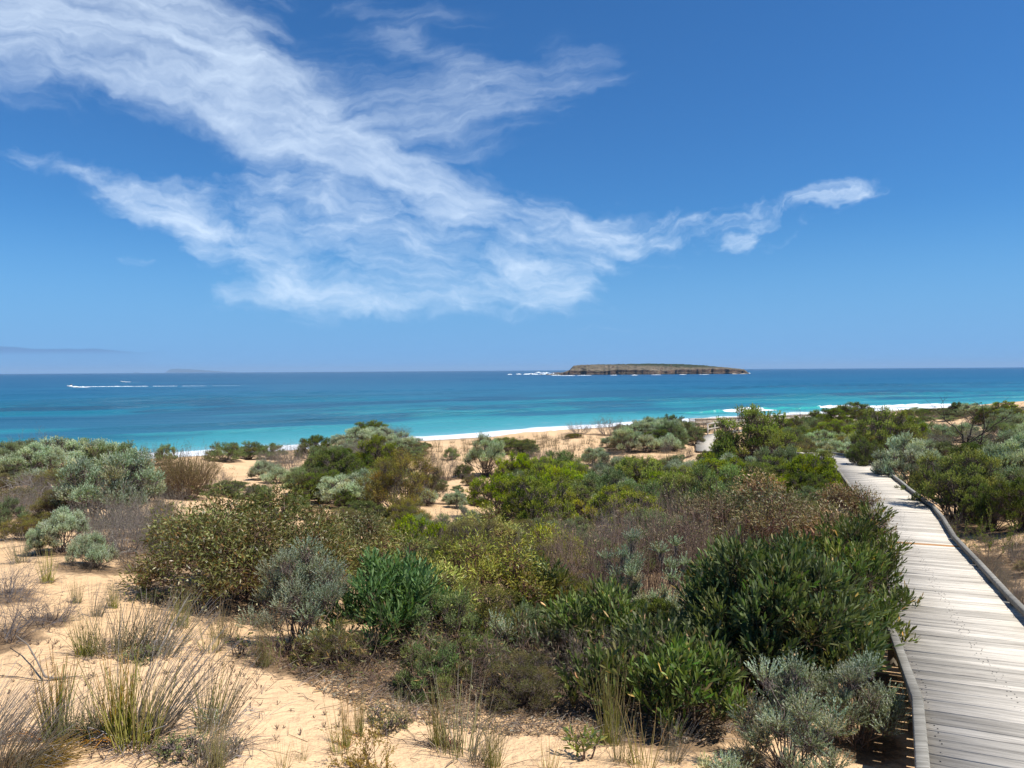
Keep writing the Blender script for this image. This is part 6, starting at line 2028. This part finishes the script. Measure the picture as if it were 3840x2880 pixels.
for p in P_:
    k = int(rng.integers(3, 8)); hgt = rng.uniform(.015, .05)
    d = unit(rng.normal(size=(k, 3)) * .5 + np.array([0, 0, 1.0]))
    tb.add(np.repeat([p], k, 0), p + d * hgt, .0022, .001, np.array([(.14, .10, .08)]))
    lv.add(p + d * hgt * .6, d + rng.normal(size=(k, 3)) * .4, .012, .005, pick(rng, k, [(.13, .10, .08), (.25, .12, .08), (.16, .15, .07)], [3, 1, 1]), rng)
root = empty('withered_sprouts', tuple(P_.mean(0)))
tag(root, 'tiny withered sprouts dotted over the bare sand at the lower left', 'sprouts', kind='stuff')
for nm, me in (('stems', tb.mesh('stems', M_WOOD)), ('foliage', lv.mesh('foliage', M_LEAF))):
    o = lk(bpy.data.objects.new(nm, me)); o.parent = root; o.matrix_parent_inverse = Matrix.Translation(-Vector(P_.mean(0)))
    o['kind'] = 'stuff'
for o in list(bpy.data.objects):
    if o.parent is not None and o.name.split('.')[0] in ('foliage',):
        o['kind'] = 'stuff'

# ------------------------------------------------------------------ the ground
def build_ground():
    th = np.r_[np.linspace(-115, -40, 50, endpoint=False), np.linspace(-40, 40, 520), np.linspace(40, 115, 51)[1:]]
    th = np.radians(th)
    r = np.r_[np.geomspace(.5, 3, 20, endpoint=False), np.geomspace(3, 380, 430)]
    T, RR = np.meshgrid(th, r)
    X = RR * np.sin(T); Y = RR * np.cos(T)
    sd = shore_dist(X, Y)
    Zz = ground_z(X, Y)
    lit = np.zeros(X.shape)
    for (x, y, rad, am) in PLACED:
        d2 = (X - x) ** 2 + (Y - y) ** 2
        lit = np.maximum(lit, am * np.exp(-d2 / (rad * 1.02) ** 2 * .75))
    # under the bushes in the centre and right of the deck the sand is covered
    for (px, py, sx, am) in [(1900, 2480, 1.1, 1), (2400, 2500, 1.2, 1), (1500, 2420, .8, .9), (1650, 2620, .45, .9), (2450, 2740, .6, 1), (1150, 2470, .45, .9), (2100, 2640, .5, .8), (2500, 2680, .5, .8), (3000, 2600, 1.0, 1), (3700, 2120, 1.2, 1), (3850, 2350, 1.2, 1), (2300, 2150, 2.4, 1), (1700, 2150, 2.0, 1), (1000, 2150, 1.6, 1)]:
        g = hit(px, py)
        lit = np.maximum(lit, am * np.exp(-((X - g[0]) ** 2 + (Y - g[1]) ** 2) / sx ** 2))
    n, m = X.shape
    I = np.arange(n * m).reshape(n, m)
    F = np.c_[I[:-1, :-1].ravel(), I[:-1, 1:].ravel(), I[1:, 1:].ravel(), I[1:, :-1].ravel()]
    keep = (sd.ravel()[F] < 12).all(axis=1)
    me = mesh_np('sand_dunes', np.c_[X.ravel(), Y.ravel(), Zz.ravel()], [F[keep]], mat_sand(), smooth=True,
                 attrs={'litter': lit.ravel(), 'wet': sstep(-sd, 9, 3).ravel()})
    tag(lk(bpy.data.objects.new('sand_dunes', me)), kind='structure')


build_ground()

# ------------------------------------------------------------------ haze over the sea
def haze():
    m = bpy.data.materials.new('sea_haze'); m.use_nodes = True
    m.node_tree.nodes.clear()
    N = NT(m.node_tree)
    v = N.n('ShaderNodeVolumePrincipled')
    v.inputs['Color'].default_value = (.50, .74, 1.0, 1)
    v.inputs['Density'].default_value = 3.2e-5
    v.inputs['Anisotropy'].default_value = 0.0
    o = N.n('ShaderNodeOutputMaterial')
    m.node_tree.links.new(v.outputs[0], o.inputs['Volume'])
    ob = MB().box((0, 32000, 134), (160000, 84000, 272)).build('haze', m)
    tag(ob, 'thin sea haze that fades the farthest islands', 'haze', kind='stuff')


haze()
